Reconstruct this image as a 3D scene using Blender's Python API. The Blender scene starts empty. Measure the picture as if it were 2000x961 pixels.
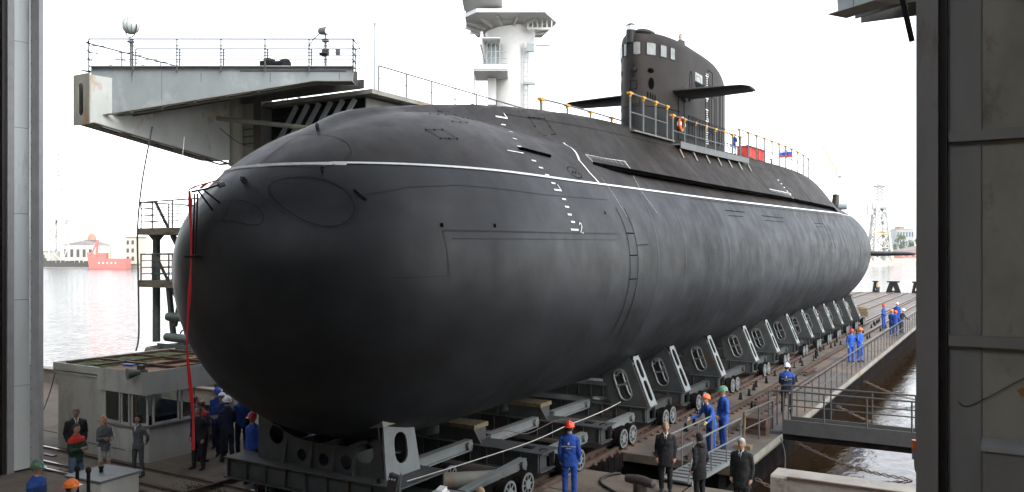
import bpy, bmesh, math, random
import numpy as np
from mathutils import Vector, Matrix
from mathutils.geometry import tessellate_polygon

# ------------------------------------------------------------------ camera, light, exposure
S = bpy.context.scene
COL = S.collection
CAM_H = 6.0
YAW = math.atan(970 / 1620)
cd = bpy.data.cameras.new("camera"); cam = bpy.data.objects.new("camera", cd); COL.objects.link(cam)
cam.location = (0, 0, CAM_H); cam.rotation_euler = (math.radians(90), 0, YAW)
cd.sensor_width = 36; cd.lens = 36 * 1620 / 2000; cd.shift_y = 11.5 / 2000; cd.clip_start = 0.1; cd.clip_end = 6000
S.camera = cam
SUN_EL, SUN_AZ = math.radians(40), math.radians(112)      # azimuth clockwise from +Y
W = bpy.data.worlds.new("World"); S.world = W; W.use_nodes = True
wn = W.node_tree; wn.nodes.clear()
sky = wn.nodes.new("ShaderNodeTexSky"); sky.sky_type = 'NISHITA'; sky.sun_disc = False
sky.sun_elevation = SUN_EL; sky.sun_rotation = SUN_AZ; sky.dust_density = 1.0; sky.air_density = 1.0; sky.ozone_density = 1.0
hs = wn.nodes.new("ShaderNodeHueSaturation"); hs.inputs['Saturation'].default_value = 0.22
bg = wn.nodes.new("ShaderNodeBackground"); bg.inputs[1].default_value = 0.15
wo = wn.nodes.new("ShaderNodeOutputWorld")
wn.links.new(sky.outputs[0], hs.inputs['Color']); wn.links.new(hs.outputs[0], bg.inputs[0]); wn.links.new(bg.outputs[0], wo.inputs[0])
sl = bpy.data.lights.new("sun", 'SUN'); sl.energy = .55; sl.angle = math.radians(28); sl.color = (1, .96, .9)
so = bpy.data.objects.new("sun", sl); COL.objects.link(so)
sd = Vector((math.sin(SUN_AZ) * math.cos(SUN_EL), math.cos(SUN_AZ) * math.cos(SUN_EL), math.sin(SUN_EL)))
so.rotation_euler = sd.to_track_quat('Z', 'Y').to_euler()
S.view_settings.view_transform = 'Standard'; S.view_settings.look = 'None'
S.view_settings.exposure = 1.95; S.view_settings.gamma = 1; S.view_settings.use_curve_mapping = False
S.cycles.use_denoising = True
S.cycles.max_bounces = 7; S.cycles.diffuse_bounces = 4; S.cycles.glossy_bounces = 4
S.cycles.caustics_reflective = False; S.cycles.caustics_refractive = False
R = random.Random(7)

# ------------------------------------------------------------------ materials
def mat(name, col, rough=.6, metal=0., var=.25, scale=3., bump=.0, bscale=20., spot=None, spot_amt=.0, spot_scale=1.2, stretch=(1, 1, 1), spec=.5, wire=None):
    m = bpy.data.materials.new(name); m.use_nodes = True; n = m.node_tree; N = n.nodes; L = n.links
    b = N['Principled BSDF']; b.inputs['Roughness'].default_value = rough; b.inputs['Metallic'].default_value = metal
    b.inputs['Specular IOR Level'].default_value = spec
    tc = N.new('ShaderNodeTexCoord'); mp = N.new('ShaderNodeMapping'); mp.inputs['Scale'].default_value = stretch
    oi = N.new('ShaderNodeObjectInfo'); va = N.new('ShaderNodeVectorMath'); va.operation = 'MULTIPLY_ADD'; va.inputs[1].default_value = (31, 17, 23)
    L.new(oi.outputs['Random'], va.inputs[0]); L.new(tc.outputs['Object'], va.inputs[2]); L.new(va.outputs[0], mp.inputs[0])
    nz = N.new('ShaderNodeTexNoise'); nz.inputs['Scale'].default_value = scale; nz.inputs['Detail'].default_value = 6; nz.inputs['Roughness'].default_value = .62
    L.new(mp.outputs[0], nz.inputs['Vector'])
    cr = N.new('ShaderNodeValToRGB'); cr.color_ramp.elements[0].position = .3; cr.color_ramp.elements[1].position = .7
    cr.color_ramp.elements[0].color = tuple(c * (1 - var) for c in col) + (1,); cr.color_ramp.elements[1].color = tuple(min(1, c * (1 + var)) for c in col) + (1,)
    L.new(nz.outputs[0], cr.inputs[0]); out = cr.outputs[0]
    if spot:
        n2 = N.new('ShaderNodeTexNoise'); n2.inputs['Scale'].default_value = spot_scale; n2.inputs['Detail'].default_value = 8; n2.inputs['Roughness'].default_value = .7
        L.new(mp.outputs[0], n2.inputs['Vector'])
        r2 = N.new('ShaderNodeValToRGB'); r2.color_ramp.elements[0].position = .62 - spot_amt * .3; r2.color_ramp.elements[1].position = .74 - spot_amt * .25
        L.new(n2.outputs[0], r2.inputs[0])
        mx = N.new('ShaderNodeMix'); mx.data_type = 'RGBA'; L.new(r2.outputs[0], mx.inputs[0]); L.new(out, mx.inputs[6]); mx.inputs[7].default_value = tuple(spot) + (1,)
        out = mx.outputs[2]
    L.new(out, b.inputs['Base Color'])
    if bump:
        n3 = N.new('ShaderNodeTexNoise'); n3.inputs['Scale'].default_value = bscale; n3.inputs['Detail'].default_value = 5; L.new(mp.outputs[0], n3.inputs['Vector'])
        bp = N.new('ShaderNodeBump'); bp.inputs['Strength'].default_value = bump; bp.inputs['Distance'].default_value = .03
        L.new(n3.outputs[0], bp.inputs['Height']); L.new(bp.outputs[0], b.inputs['Normal'])
    return m
M = {}
M['steel'] = mat('cradle_grey', (.050, .056, .057), .55, var=.28, spot=(.07, .038, .022), spot_amt=.22, spot_scale=1.6)
M['steel_l'] = mat('cradle_light_grey', (.17, .185, .185), .5, var=.12, spot=(.12, .09, .07), spot_amt=.05)
M['rubber'] = mat('rubber_pad', (.02, .02, .02), .8)
M['wood'] = mat('pad_wood', (.17, .13, .07), .8, var=.4, scale=9, bump=.4)
M['oldwood'] = mat('weathered_timber', (.17, .14, .11), .85, var=.5, scale=8, stretch=(1, 1, 6), bump=.6, spot=(.05, .04, .03), spot_amt=.4)
M['rail'] = mat('rail_rust', (.09, .055, .04), .6, var=.35, scale=6, spot=(.05, .03, .02), spot_amt=.3)
M['railtop'] = mat('rail_running_surface', (.12, .09, .075), .35, metal=.5, var=.2)
M['deck'] = mat('pontoon_plate', (.092, .080, .068), .6, var=.35, scale=.8, bump=.3, bscale=6, spot=(.17, .12, .08), spot_amt=.5, spot_scale=.45)
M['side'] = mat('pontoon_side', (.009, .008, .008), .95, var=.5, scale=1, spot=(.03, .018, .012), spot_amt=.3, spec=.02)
M['concrete'] = mat('quay_concrete', (.155, .125, .094), .9, var=.3, scale=.7, bump=.5, bscale=9, spot=(.06, .052, .044), spot_amt=.35, spot_scale=.35)
M['concrete2'] = mat('parapet_concrete', (.30, .28, .25), .8, var=.22, scale=1.5, bump=.4, spot=(.12, .10, .08), spot_amt=.2)
M['galv'] = mat('handrail_grey', (.075, .075, .075), .6, spec=.25, var=.15)
M['galv_l'] = mat('scaffold_tube', (.13, .14, .14), .6, spec=.25, var=.15)
M['yellow'] = mat('coupler_yellow', (.55, .28, .02), .5)
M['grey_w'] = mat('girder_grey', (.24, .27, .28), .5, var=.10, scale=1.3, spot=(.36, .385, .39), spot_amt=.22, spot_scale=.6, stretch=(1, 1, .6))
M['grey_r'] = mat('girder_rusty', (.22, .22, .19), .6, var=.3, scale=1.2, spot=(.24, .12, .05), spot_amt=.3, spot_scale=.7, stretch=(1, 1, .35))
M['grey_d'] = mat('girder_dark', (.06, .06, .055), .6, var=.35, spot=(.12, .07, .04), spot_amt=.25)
M['cream'] = mat('old_cream_paint', (.33, .33, .28), .6, var=.15, scale=1.5, spot=(.22, .12, .06), spot_amt=.3, stretch=(1, 1, .3))
M['green'] = mat('tower_green_grey', (.07, .10, .095), .5, var=.3, spot=(.10, .06, .04), spot_amt=.2)
M['white'] = mat('white_paint', (.78, .79, .78), .45, var=.05)
M['whitec'] = mat('crane_white', (.5, .5, .49), .4, var=.06)
M['black'] = mat('black_steel', (.010, .010, .011), .7, spec=.2)
M['booth'] = mat('booth_grey', (.54, .54, .51), .42, var=.14, scale=1.1, stretch=(1, 1, .4), bump=.08, bscale=2, spot=(.36, .35, .32), spot_amt=.3)
M['boothroof'] = mat('rusty_roof_sheet', (.22, .125, .07), .85, var=.4, scale=3, spot=(.05, .07, .025), spot_amt=.35, bump=.4)
M['moss'] = mat('roof_moss', (.06, .085, .025), .9, var=.5, scale=7, bump=.7)
M['rustbeam'] = mat('roof_beam', (.07, .035, .022), .75, var=.4)
M['red'] = mat('red_ribbon', (.62, .015, .02), .5, var=.08)
M['orange'] = mat('orange_plastic', (.80, .16, .02), .35, var=.04)
M['door_l'] = mat('door_panel_light', (.78, .82, .81), .45, var=.08, scale=.9, spot=(.58, .57, .52), spot_amt=.12, spot_scale=2.0, stretch=(1, 1, .25))
M['door_g'] = mat('door_frame_grey', (.42, .42, .43), .5, var=.12)
M['door_d'] = mat('door_guide_dark', (.03, .02, .02), .6)
M['hallwall'] = mat('hall_panel', (.35, .33, .275), .75, var=.18, scale=1.6, spot=(.15, .125, .08), spot_amt=.2, spot_scale=1.1, stretch=(1, 1, .6))
M['halljamb'] = mat('hall_jamb', (.28, .27, .26), .6, var=.16, scale=1.2, spot=(.19, .15, .12), spot_amt=.15, stretch=(1, 1, .3))
M['hallroof'] = mat('hall_roof', (.45, .45, .44), .8)
M['hallfloor'] = M['concrete']
M['redpaint'] = mat('ship_red', (.55, .06, .05), .5)
M['shipred'] = mat('hazed_ship_red', (.52, .17, .14), .6, var=.15)  # distance haze put into the colour: a paler, duller red
M['brick'] = mat('brick_wall', (.42, .20, .13), .8, var=.2, scale=.3)
M['plaster'] = mat('plaster_wall', (.55, .50, .42), .8, var=.12, scale=.1)
M['farroof'] = mat('shed_roof', (.22, .20, .20), .7)
M['leaf'] = mat('tree_leaves', (.075, .11, .03), .8, var=.5, scale=.6)
M['bark'] = mat('tree_bark', (.10, .07, .05), .9)
M['cable'] = mat('cable_black', (.02, .02, .02), .6)
M['rope'] = mat('white_rope', (.45, .44, .40), .8)
M['bollard'] = mat('bollard_brown', (.06, .045, .04), .5, var=.3, bump=.2)
M['sail'] = mat('sail_rubber', (.0150, .0148, .0150), .6, spec=.35, var=.14, scale=.9, bump=.06, bscale=1.5, spot=(.0125, .012, .012), spot_amt=.3, spot_scale=.5)
M['mark'] = mat('white_mark', (.72, .74, .74), .6, var=.12, scale=5)
M['seam'] = mat('seam_dark', (.003, .003, .003), .9, spec=.0)
M['seam_soft'] = mat('seam_soft', (.0075, .0072, .0072), .55, spec=.28)
M['girder_lit'] = mat('girder_bounce_lit', (.46, .48, .46), .55, var=.12, scale=1.0, spot=(.34, .20, .10), spot_amt=.22, spot_scale=.8, stretch=(1, 1, .5))  # paler girder grey with bounce light painted in; far cranes share it
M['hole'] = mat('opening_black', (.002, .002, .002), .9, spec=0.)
M['windowpane'] = mat('bridge_window', (.17, .18, .175), .18, var=.25, scale=3)
M['bronze'] = mat('yellow_crane', (.62, .42, .10), .5)
M['blueplas'] = mat('blue_tarp', (.02, .10, .42), .5, var=.3, scale=5)
M['grass'] = mat('weeds', (.07, .09, .03), .9, var=.5)
def sail_mat():
    m = mat('sail_coating', (.024, .0205, .0185), .6, var=.18, scale=.9, bump=.05, bscale=1.5, spot=(.016, .014, .013), spot_amt=.3, spot_scale=.6, spec=.16)
    N = m.node_tree.nodes; L = m.node_tree.links; b = N['Principled BSDF']; lk = b.inputs['Base Color'].links[0].from_socket
    tc = N.new('ShaderNodeTexCoord'); sp = N.new('ShaderNodeSeparateXYZ'); L.new(tc.outputs['Object'], sp.inputs[0]); mr = N.new('ShaderNodeMapRange'); mr.inputs[1].default_value = 12.20; mr.inputs[2].default_value = 12.22; L.new(sp.outputs[2], mr.inputs[0])
    mx = N.new('ShaderNodeMix'); mx.data_type = 'RGBA'; L.new(mr.outputs[0], mx.inputs[0]); mx.inputs[6].default_value = (.017, .018, .0195, 1); L.new(lk, mx.inputs[7]); L.new(mx.outputs[2], b.inputs['Base Color']); return m
M['sailcoat'] = sail_mat()
def glass(name, tint=(.8, .85, .85), rough=.02, amt=.75):
    m = bpy.data.materials.new(name); m.use_nodes = True; N = m.node_tree.nodes; L = m.node_tree.links; N.clear()
    o = N.new('ShaderNodeOutputMaterial'); t = N.new('ShaderNodeBsdfTransparent'); t.inputs[0].default_value = tint + (1,)
    g = N.new('ShaderNodeBsdfGlossy'); g.inputs['Roughness'].default_value = rough; fr = N.new('ShaderNodeFresnel'); fr.inputs[0].default_value = 1.5
    mx = N.new('ShaderNodeMixShader'); L.new(fr.outputs[0], mx.inputs[0]); L.new(t.outputs[0], mx.inputs[1]); L.new(g.outputs[0], mx.inputs[2]); L.new(mx.outputs[0], o.inputs[0])
    return m
M['glass'] = glass('window_glass')
def lamp_lens():
    return mat('lamp_lens', (.6, .66, .66), .1, metal=.2)
M['lens'] = lamp_lens()

def water_mat():
    m = bpy.data.materials.new('river_water'); m.use_nodes = True; N = m.node_tree.nodes; L = m.node_tree.links
    b = N['Principled BSDF']; b.inputs['Base Color'].default_value = (.022, .013, .006, 1); b.inputs['Roughness'].default_value = .06; b.inputs['IOR'].default_value = 1.33
    tc = N.new('ShaderNodeTexCoord'); mp = N.new('ShaderNodeMapping'); mp.inputs['Scale'].default_value = (1.0, .55, 1)
    mp.inputs['Rotation'].default_value = (0, 0, .5)
    L.new(tc.outputs['Object'], mp.inputs[0])
    a = N.new('ShaderNodeTexNoise'); a.inputs['Scale'].default_value = 2.2; a.inputs['Detail'].default_value = 5; a.inputs['Distortion'].default_value = .6
    c = N.new('ShaderNodeTexNoise'); c.inputs['Scale'].default_value = .35; c.inputs['Detail'].default_value = 4
    L.new(mp.outputs[0], a.inputs[0]); L.new(mp.outputs[0], c.inputs[0])
    ad = N.new('ShaderNodeMath'); ad.operation = 'MULTIPLY_ADD'; ad.inputs[1].default_value = 2.0
    L.new(c.outputs[0], ad.inputs[0]); L.new(a.outputs[0], ad.inputs[2])
    # the open river is choppier than the sheltered slot beside the pontoon
    sx = N.new('ShaderNodeSeparateXYZ'); L.new(tc.outputs['Object'], sx.inputs[0]); mr = N.new('ShaderNodeMapRange'); mr.inputs[1].default_value = -10; mr.inputs[2].default_value = -26; mr.inputs[3].default_value = 1; mr.inputs[4].default_value = 6
    L.new(sx.outputs[0], mr.inputs[0]); mm = N.new('ShaderNodeMath'); mm.operation = 'MULTIPLY'; L.new(ad.outputs[0], mm.inputs[0]); L.new(mr.outputs[0], mm.inputs[1]); ad = mm
    bp = N.new('ShaderNodeBump'); bp.inputs['Strength'].default_value = .55; bp.inputs['Distance'].default_value = .045
    L.new(ad.outputs[0], bp.inputs['Height']); L.new(bp.outputs[0], b.inputs['Normal'])
    return m
M['water'] = water_mat()

def hull_mat():
    m = bpy.data.materials.new('hull_coating'); m.use_nodes = True; N = m.node_tree.nodes; L = m.node_tree.links
    b = N['Principled BSDF']; b.inputs['Specular IOR Level'].default_value = .36
    def nd(t, **k):
        x = N.new(t)
        for a, v in k.items(): setattr(x, a, v)
        return x
    def mth(op, a, b_=None, c=None, clamp=False):
        x = N.new('ShaderNodeMath'); x.operation = op; x.use_clamp = clamp
        for i, v in enumerate((a, b_, c)):
            if v is None: continue
            if isinstance(v, (int, float)): x.inputs[i].default_value = v
            else: L.new(v, x.inputs[i])
        return x.outputs[0]
    def noise(sc, st=(1, 1, 1), det=6, rg=.6, off=0):
        mp = N.new('ShaderNodeMapping'); mp.inputs['Scale'].default_value = st; mp.inputs['Location'].default_value = (off, off, off); L.new(tc.outputs['Object'], mp.inputs[0])
        x = N.new('ShaderNodeTexNoise'); x.inputs['Scale'].default_value = sc; x.inputs['Detail'].default_value = det; x.inputs['Roughness'].default_value = rg; L.new(mp.outputs[0], x.inputs[0])
        return x.outputs[0]
    def ramp(v, a, c):
        x = N.new('ShaderNodeMapRange'); x.inputs[1].default_value = a; x.inputs[2].default_value = c; L.new(v, x.inputs[0]); return x.outputs[0]
    def mix(f, a, c):
        x = N.new('ShaderNodeMix'); x.data_type = 'RGBA'
        if isinstance(f, float): x.inputs[0].default_value = f
        else: L.new(f, x.inputs[0])
        for i, v in ((6, a), (7, c)):
            if isinstance(v, tuple): x.inputs[i].default_value = v + (1,)
            else: L.new(v, x.inputs[i])
        return x.outputs[2]
    tc = N.new('ShaderNodeTexCoord'); sp = N.new('ShaderNodeSeparateXYZ'); L.new(tc.outputs['Object'], sp.inputs[0])
    Y, Z = sp.outputs[1], sp.outputs[2]
    # browner tone above the painted waterline, bluer below
    wl = mth('SUBTRACT', Z, mth('MULTIPLY_ADD', Y, .0185, 7.62))
    above = ramp(wl, -.02, .02)
    up = mix(ramp(noise(.9, (1, 1, .7)), .35, .7), (.0150, .0122, .0106), (.030, .0248, .0212))
    dn = mix(ramp(noise(.7, (1, .6, 1), off=5), .35, .7), (.0120, .0138, .0160), (.032, .0365, .0430))
    col = mix(above, dn, up)
    # scuffs, run marks (worn shapes that belong to the coating)
    st = ramp(noise(1.3, (1.6, 1.6, .55), 10, .78, 3), .56, .66)
    aft = ramp(Y, 20, 34)
    col = mix(mth('MULTIPLY', st, mth('MULTIPLY_ADD', aft, .32, .15)), col, (.066, .069, .074))
    rs = ramp(noise(.9, (1.8, 1.8, .25), 10, .78, 11), .60, .68)
    col = mix(mth('MULTIPLY', rs, mth('MULTIPLY', aft, .5)), col, (.085, .047, .027))
    ds = ramp(noise(1.4, (1, 1.2, .8), 10, .78, 17), .58, .66)
    col = mix(mth('MULTIPLY', ds, .8), col, (.010, .0095, .0095))
    # weld rings every 2.6 m aft of the bow section
    fr = mth('FRACT', mth('DIVIDE', mth('ADD', Y, mth('MULTIPLY', noise(.6, det=2), .12)), 2.62))
    ring = mth('LESS_THAN', mth('ABSOLUTE', mth('SUBTRACT', fr, .5)), .018)
    ring = mth('MULTIPLY', ring, mth('GREATER_THAN', Y, 22.5))
    ring = mth('MULTIPLY', ring, mth('SUBTRACT', 1, above))
    col = mix(mth('MULTIPLY', ring, .85), col, (.004, .004, .004))
    lt = mth('LESS_THAN', mth('ABSOLUTE', mth('SUBTRACT', fr, .54)), .016)  # lighter band beside each ring, its lit edge painted in
    col = mix(mth('MULTIPLY', mth('MULTIPLY', lt, mth('GREATER_THAN', Y, 22.5)), mth('MULTIPLY', mth('SUBTRACT', 1, above), .5)), col, (.06, .066, .073))
    # broad plate tone steps
    fl = mth('FLOOR', mth('DIVIDE', Y, 1.31)); wn_ = N.new('ShaderNodeTexWhiteNoise'); wn_.noise_dimensions = '1D'; L.new(fl, wn_.inputs['W'])
    tone = mth('MULTIPLY_ADD', mth('MULTIPLY', wn_.outputs[0], aft), .42, .76)
    cz = mth('FLOOR', mth('ADD', mth('DIVIDE', Z, 1.15), mth('MULTIPLY', wn_.outputs[0], 3.0))); w2 = N.new('ShaderNodeTexWhiteNoise'); w2.noise_dimensions = '2D'; cv = N.new('ShaderNodeCombineXYZ'); L.new(fl, cv.inputs[0]); L.new(cz, cv.inputs[1]); L.new(cv.outputs[0], w2.inputs['Vector'])
    tone = mth('MULTIPLY', tone, mth('MULTIPLY_ADD', mth('MULTIPLY', w2.outputs[0], aft), .28, .86))
    hs_ = N.new('ShaderNodeHueSaturation'); L.new(tone, hs_.inputs['Value']); L.new(col, hs_.inputs['Color'])
    L.new(hs_.outputs[0], b.inputs['Base Color'])
    L.new(mth('ADD', mth('MULTIPLY_ADD', noise(1.2, off=9), .34, .20), mth('MULTIPLY', noise(1.3, (1.6, 1.6, .25), 7, .7, 21), .22)), b.inputs['Roughness'])
    # specular level drops further aft and again above the waterline
    L.new(mth('SUBTRACT', mth('SUBTRACT', .37, mth('MULTIPLY', ramp(Y, 19, 30), .26)), mth('MULTIPLY', above, .08)), b.inputs['Specular IOR Level'])
    h = mth('ADD', mth('MULTIPLY', noise(.38, det=1.5), 1.5), mth('MULTIPLY', noise(5, det=3), .03))
    h = mth('SUBTRACT', h, mth('MULTIPLY', ring, .6))
    bp = N.new('ShaderNodeBump'); bp.inputs['Strength'].default_value = .5; bp.inputs['Distance'].default_value = .09
    L.new(h, bp.inputs['Height']); L.new(bp.outputs[0], b.inputs['Normal'])
    return m
M['hull'] = hull_mat()
_cm = {}
def cloth(col, rough=.85):
    k = tuple(round(c, 3) for c in col)
    if k not in _cm: _cm[k] = mat('fabric', col, rough, var=.22, scale=9, bump=.35, bscale=14)
    return _cm[k]

# ------------------------------------------------------------------ mesh helpers
class MB:
    def __init__(s): s.v = []; s.f = []; s.m = []; s.mi = 0
    def add(s, vs, fs):
        o = len(s.v); s.v += [tuple(v) for v in vs]; s.f += [tuple(i + o for i in f) for f in fs]; s.m += [s.mi] * len(fs); return s
    def box(s, c, d, rz=0., rx=0., ry=0.):
        Rm = Matrix.Rotation(rz, 3, 'Z') @ Matrix.Rotation(ry, 3, 'Y') @ Matrix.Rotation(rx, 3, 'X')
        vs = [Vector(c) + Rm @ Vector((x * d[0] / 2, y * d[1] / 2, z * d[2] / 2)) for x in (-1, 1) for y in (-1, 1) for z in (-1, 1)]
        return s.add(vs, [(0, 1, 3, 2), (4, 6, 7, 5), (0, 4, 5, 1), (2, 3, 7, 6), (0, 2, 6, 4), (1, 5, 7, 3)])
    def bx(s, x0, x1, y0, y1, z0, z1): return s.box(((x0 + x1) / 2, (y0 + y1) / 2, (z0 + z1) / 2), (abs(x1 - x0), abs(y1 - y0), abs(z1 - z0)))
    def bar(s, a, b, w, h, up=(0, 0, 1)):
        a, b = Vector(a), Vector(b); d = (b - a).normalized(); sd_ = d.cross(Vector(up))
        if sd_.length < 1e-4: sd_ = d.cross(Vector((1, 0, 0)))
        sd_.normalize(); u = sd_.cross(d).normalized()
        vs = [p + sd_ * x * w / 2 + u * y * h / 2 for p in (a, b) for x, y in ((-1, -1), (1, -1), (1, 1), (-1, 1))]
        return s.add(vs, [(0, 1, 2, 3), (7, 6, 5, 4), (0, 4, 5, 1), (1, 5, 6, 2), (2, 6, 7, 3), (3, 7, 4, 0)])
    def tube(s, pts, r, n=8, caps=True):
        pts = [Vector(p) for p in pts]
        if 4 <= len(pts) <= 12 and not isinstance(r, (list, tuple)) and r <= .04:
            q = []
            for i in range(len(pts) - 1):
                p0, p1, p2, p3 = pts[max(0, i - 1)], pts[i], pts[i + 1], pts[min(len(pts) - 1, i + 2)]
                for k in range(5):
                    u = k / 5; q.append(.5 * ((2 * p1) + (p2 - p0) * u + (2 * p0 - 5 * p1 + 4 * p2 - p3) * u * u + (3 * p1 - p0 - 3 * p2 + p3) * u ** 3))
            pts = q + [pts[-1]]
        rr = r if isinstance(r, (list, tuple)) else [r] * len(pts)
        ref = Vector((0, 0, 1)); vs = []; fs = []; prev = None
        for i, p in enumerate(pts):
            t = (pts[min(i + 1, len(pts) - 1)] - pts[max(i - 1, 0)]).normalized()
            if prev is None:
                a = t.cross(ref)
                if a.length < 1e-3: a = t.cross(Vector((1, 0, 0)))
            else: a = prev - t * prev.dot(t)
            a.normalize(); prev = a; b = t.cross(a)
            vs += [p + (a * math.cos(k * 2 * math.pi / n) + b * math.sin(k * 2 * math.pi / n)) * rr[i] for k in range(n)]
        for i in range(len(pts) - 1):
            fs += [(i * n + k, i * n + (k + 1) % n, (i + 1) * n + (k + 1) % n, (i + 1) * n + k) for k in range(n)]
        if caps: fs += [tuple(range(n))[::-1], tuple((len(pts) - 1) * n + k for k in range(n))]
        return s.add(vs, fs)
    def cyl(s, a, b, r0, r1=None, n=20): return s.tube([a, b], [r0, r0 if r1 is None else r1], n)
    def ell(s, c, rad, nu=12, nv=8, rot=None, zmin=-1.):
        c = Vector(c); vs = []; fs = []
        for j in range(nv + 1):
            t = -math.pi / 2 + math.pi * j / nv; zz = max(zmin, math.sin(t)); q = math.cos(t) if math.sin(t) > zmin else math.sqrt(max(0, 1 - zmin * zmin)) * (1 if j and math.sin(t) > zmin - .3 else .98)
            for i in range(nu):
                v = Vector((q * math.cos(i * 2 * math.pi / nu) * rad[0], q * math.sin(i * 2 * math.pi / nu) * rad[1], zz * rad[2]))
                if rot is not None: v = rot @ v
                vs.append(c + v)
        for j in range(nv): fs += [(j * nu + i, j * nu + (i + 1) % nu, (j + 1) * nu + (i + 1) % nu, (j + 1) * nu + i) for i in range(nu)]
        return s.add(vs, fs)
    def prism(s, outer, o, U, V, t, holes=()):
        """polygon (u,v) with holes in plane o+U*u+V*v, thickness t along UxV (centred)"""
        o, U, V = Vector(o), Vector(U), Vector(V); n = U.cross(V).normalized()
        loops = [list(outer)] + [list(h) for h in holes]
        p3 = [[Vector((a, b, 0)) for a, b in l] for l in loops]
        tri = tessellate_polygon(p3); flat = [q for l in loops for q in l]; k = len(flat)
        vs = [o + U * a + V * b + n * t / 2 for a, b in flat] + [o + U * a + V * b - n * t / 2 for a, b in flat]
        fs = [tuple(x) for x in tri] + [tuple(i + k for i in x)[::-1] for x in tri]; st = 0
        for l in loops:
            m = len(l); fs += [(st + i, st + (i + 1) % m, st + (i + 1) % m + k, st + i + k) for i in range(m)]; st += m
        return s.add(vs, fs)
    def build(s, name, material, parent=None, smooth=False, fix=True, loc=None):
        me = bpy.data.meshes.new(name); me.from_pydata(s.v, [], s.f)
        for m in (material if isinstance(material, (list, tuple)) else [material]): me.materials.append(m)
        if any(s.m): me.polygons.foreach_set('material_index', s.m)
        if fix:
            bm = bmesh.new(); bm.from_mesh(me); bmesh.ops.recalc_face_normals(bm, faces=bm.faces); bm.to_mesh(me); bm.free()
        if smooth:
            me.polygons.foreach_set('use_smooth', [True] * len(me.polygons))
            try: me.set_sharp_from_angle(angle=math.radians(42))
            except Exception: pass
        ob = bpy.data.objects.new(name, me); COL.objects.link(ob)
        if parent is not None: ob.parent = parent
        if loc is not None: ob.location = loc
        return ob
def stadium(cx, cy, w, h, n=6, rot=0.):
    r = w / 2; pts = []
    for k in range(n + 1): a = math.pi * k / n; pts.append((cx + r * math.cos(a), cy + h / 2 - r + r * math.sin(a)))
    for k in range(n + 1): a = math.pi + math.pi * k / n; pts.append((cx + r * math.cos(a), cy - h / 2 + r + r * math.sin(a)))
    if rot: pts = [(cx + (x - cx) * math.cos(rot) - (y - cy) * math.sin(rot), cy + (x - cx) * math.sin(rot) + (y - cy) * math.cos(rot)) for x, y in pts]
    return pts
def circ(cx, cy, r, n=16): return [(cx + r * math.cos(2 * math.pi * k / n), cy + r * math.sin(2 * math.pi * k / n)) for k in range(n)]
def tag(o, label=None, cat=None, group=None, kind=None):
    if label: o['label'] = label
    if cat: o['category'] = cat
    if group: o['group'] = group
    if kind: o['kind'] = kind
    return o
def thing(name, label, cat, loc=(0, 0, 0), rz=0., group=None):
    o = bpy.data.objects.new(name, None); COL.objects.link(o); o.empty_display_size = .3
    o.location = loc; o.rotation_euler = (0, 0, rz); return tag(o, label, cat, group)
def struct(name, mb, m, **k): return tag(mb.build(name, m, **k), kind='structure')
def copy_tree(o, parent=None):
    c = o.copy(); COL.objects.link(c); c.parent = parent
    for ch in [x for x in bpy.data.objects if x.parent == o]: copy_tree(ch, c)
    return c
_kids = {}
def dup(o, loc, rz, label, group=None):
    """copy a thing with its parts and sub-parts"""
    c = copy_tree(o); c.location = loc; c.rotation_euler = (0, 0, rz); c['label'] = label
    if group: c['group'] = group
    return c
cY, sY = math.cos(YAW), math.sin(YAW)
def at(px, d, z=0.):
    """where a bearing read off the photograph meets distance d (used for the far shore)"""
    r = (px - 1000) / 1620 * d; return Vector((r * cY - d * sY, r * sY + d * cY, z))
def zat(py, d): return CAM_H + (492 - py) * d / 1620

# ------------------------------------------------------------------ ground, quay, water, far shore
WZ = -1.7
g = MB(); g.bx(-110, 45, -45, 20.7, -5, 0); g.bx(-110, -19.6, 20.7, 22.3, -5, 0); struct('quay_ground', g, M['concrete'])
w = MB(); w.add([(-3000, 10, WZ), (3000, 10, WZ), (3000, 3500, WZ), (-3000, 3500, WZ)], [(0, 1, 2, 3)]); struct('river_water', w, M['water'], fix=False)
sh = MB()
A = at(-900, 560); B = at(260, 405); C_ = at(1100, 520); D = at(1790, 640); E_ = at(2900, 700)
up = [(p.x, p.y) for p in (A, B, C_, D, E_)]
poly = up + [(2600, 2600), (-2900, 2600), (-2900, A.y)]
sh.prism(poly, (0, 0, -.6), (1, 0, 0), (0, 1, 0), 2.6); struct('far_shore', sh, M['plaster'])
import math
XC=-13.8; ZC=5.7; RH=4.3; YN=11.3; YE=86.0
def lerp_tab(t,x):
    if x<=t[0][0]: return t[0][1]
    for (a,b),(c,d) in zip(t,t[1:]):
        if x<=c: 
            u=(x-a)/(c-a); return b+(d-b)*u
    return t[-1][1]
def smooth_tab(t,x):  # monotone-ish cubic
    if x<=t[0][0]: return t[0][1]
    if x>=t[-1][0]: return t[-1][1]
    for i in range(len(t)-1):
        if x<=t[i+1][0]: break
    x0,y0=t[i];x1,y1=t[i+1];h=x1-x0;u=(x-x0)/h
    m0=(y1-t[i-1][1])/(x1-t[i-1][0]) if i>0 else (y1-y0)/h
    m1=(t[i+2][1]-y0)/(t[i+2][0]-x0) if i+2<len(t) else (y1-y0)/h
    u2=u*u;u3=u2*u
    return (2*u3-3*u2+1)*y0+(u3-2*u2+u)*h*m0+(-2*u3+3*u2)*y1+(u3-u2)*h*m1
def prof(u,p):
    u=min(1,max(0,u)); return (1-(1-u)**p)**(1/p)
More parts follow.
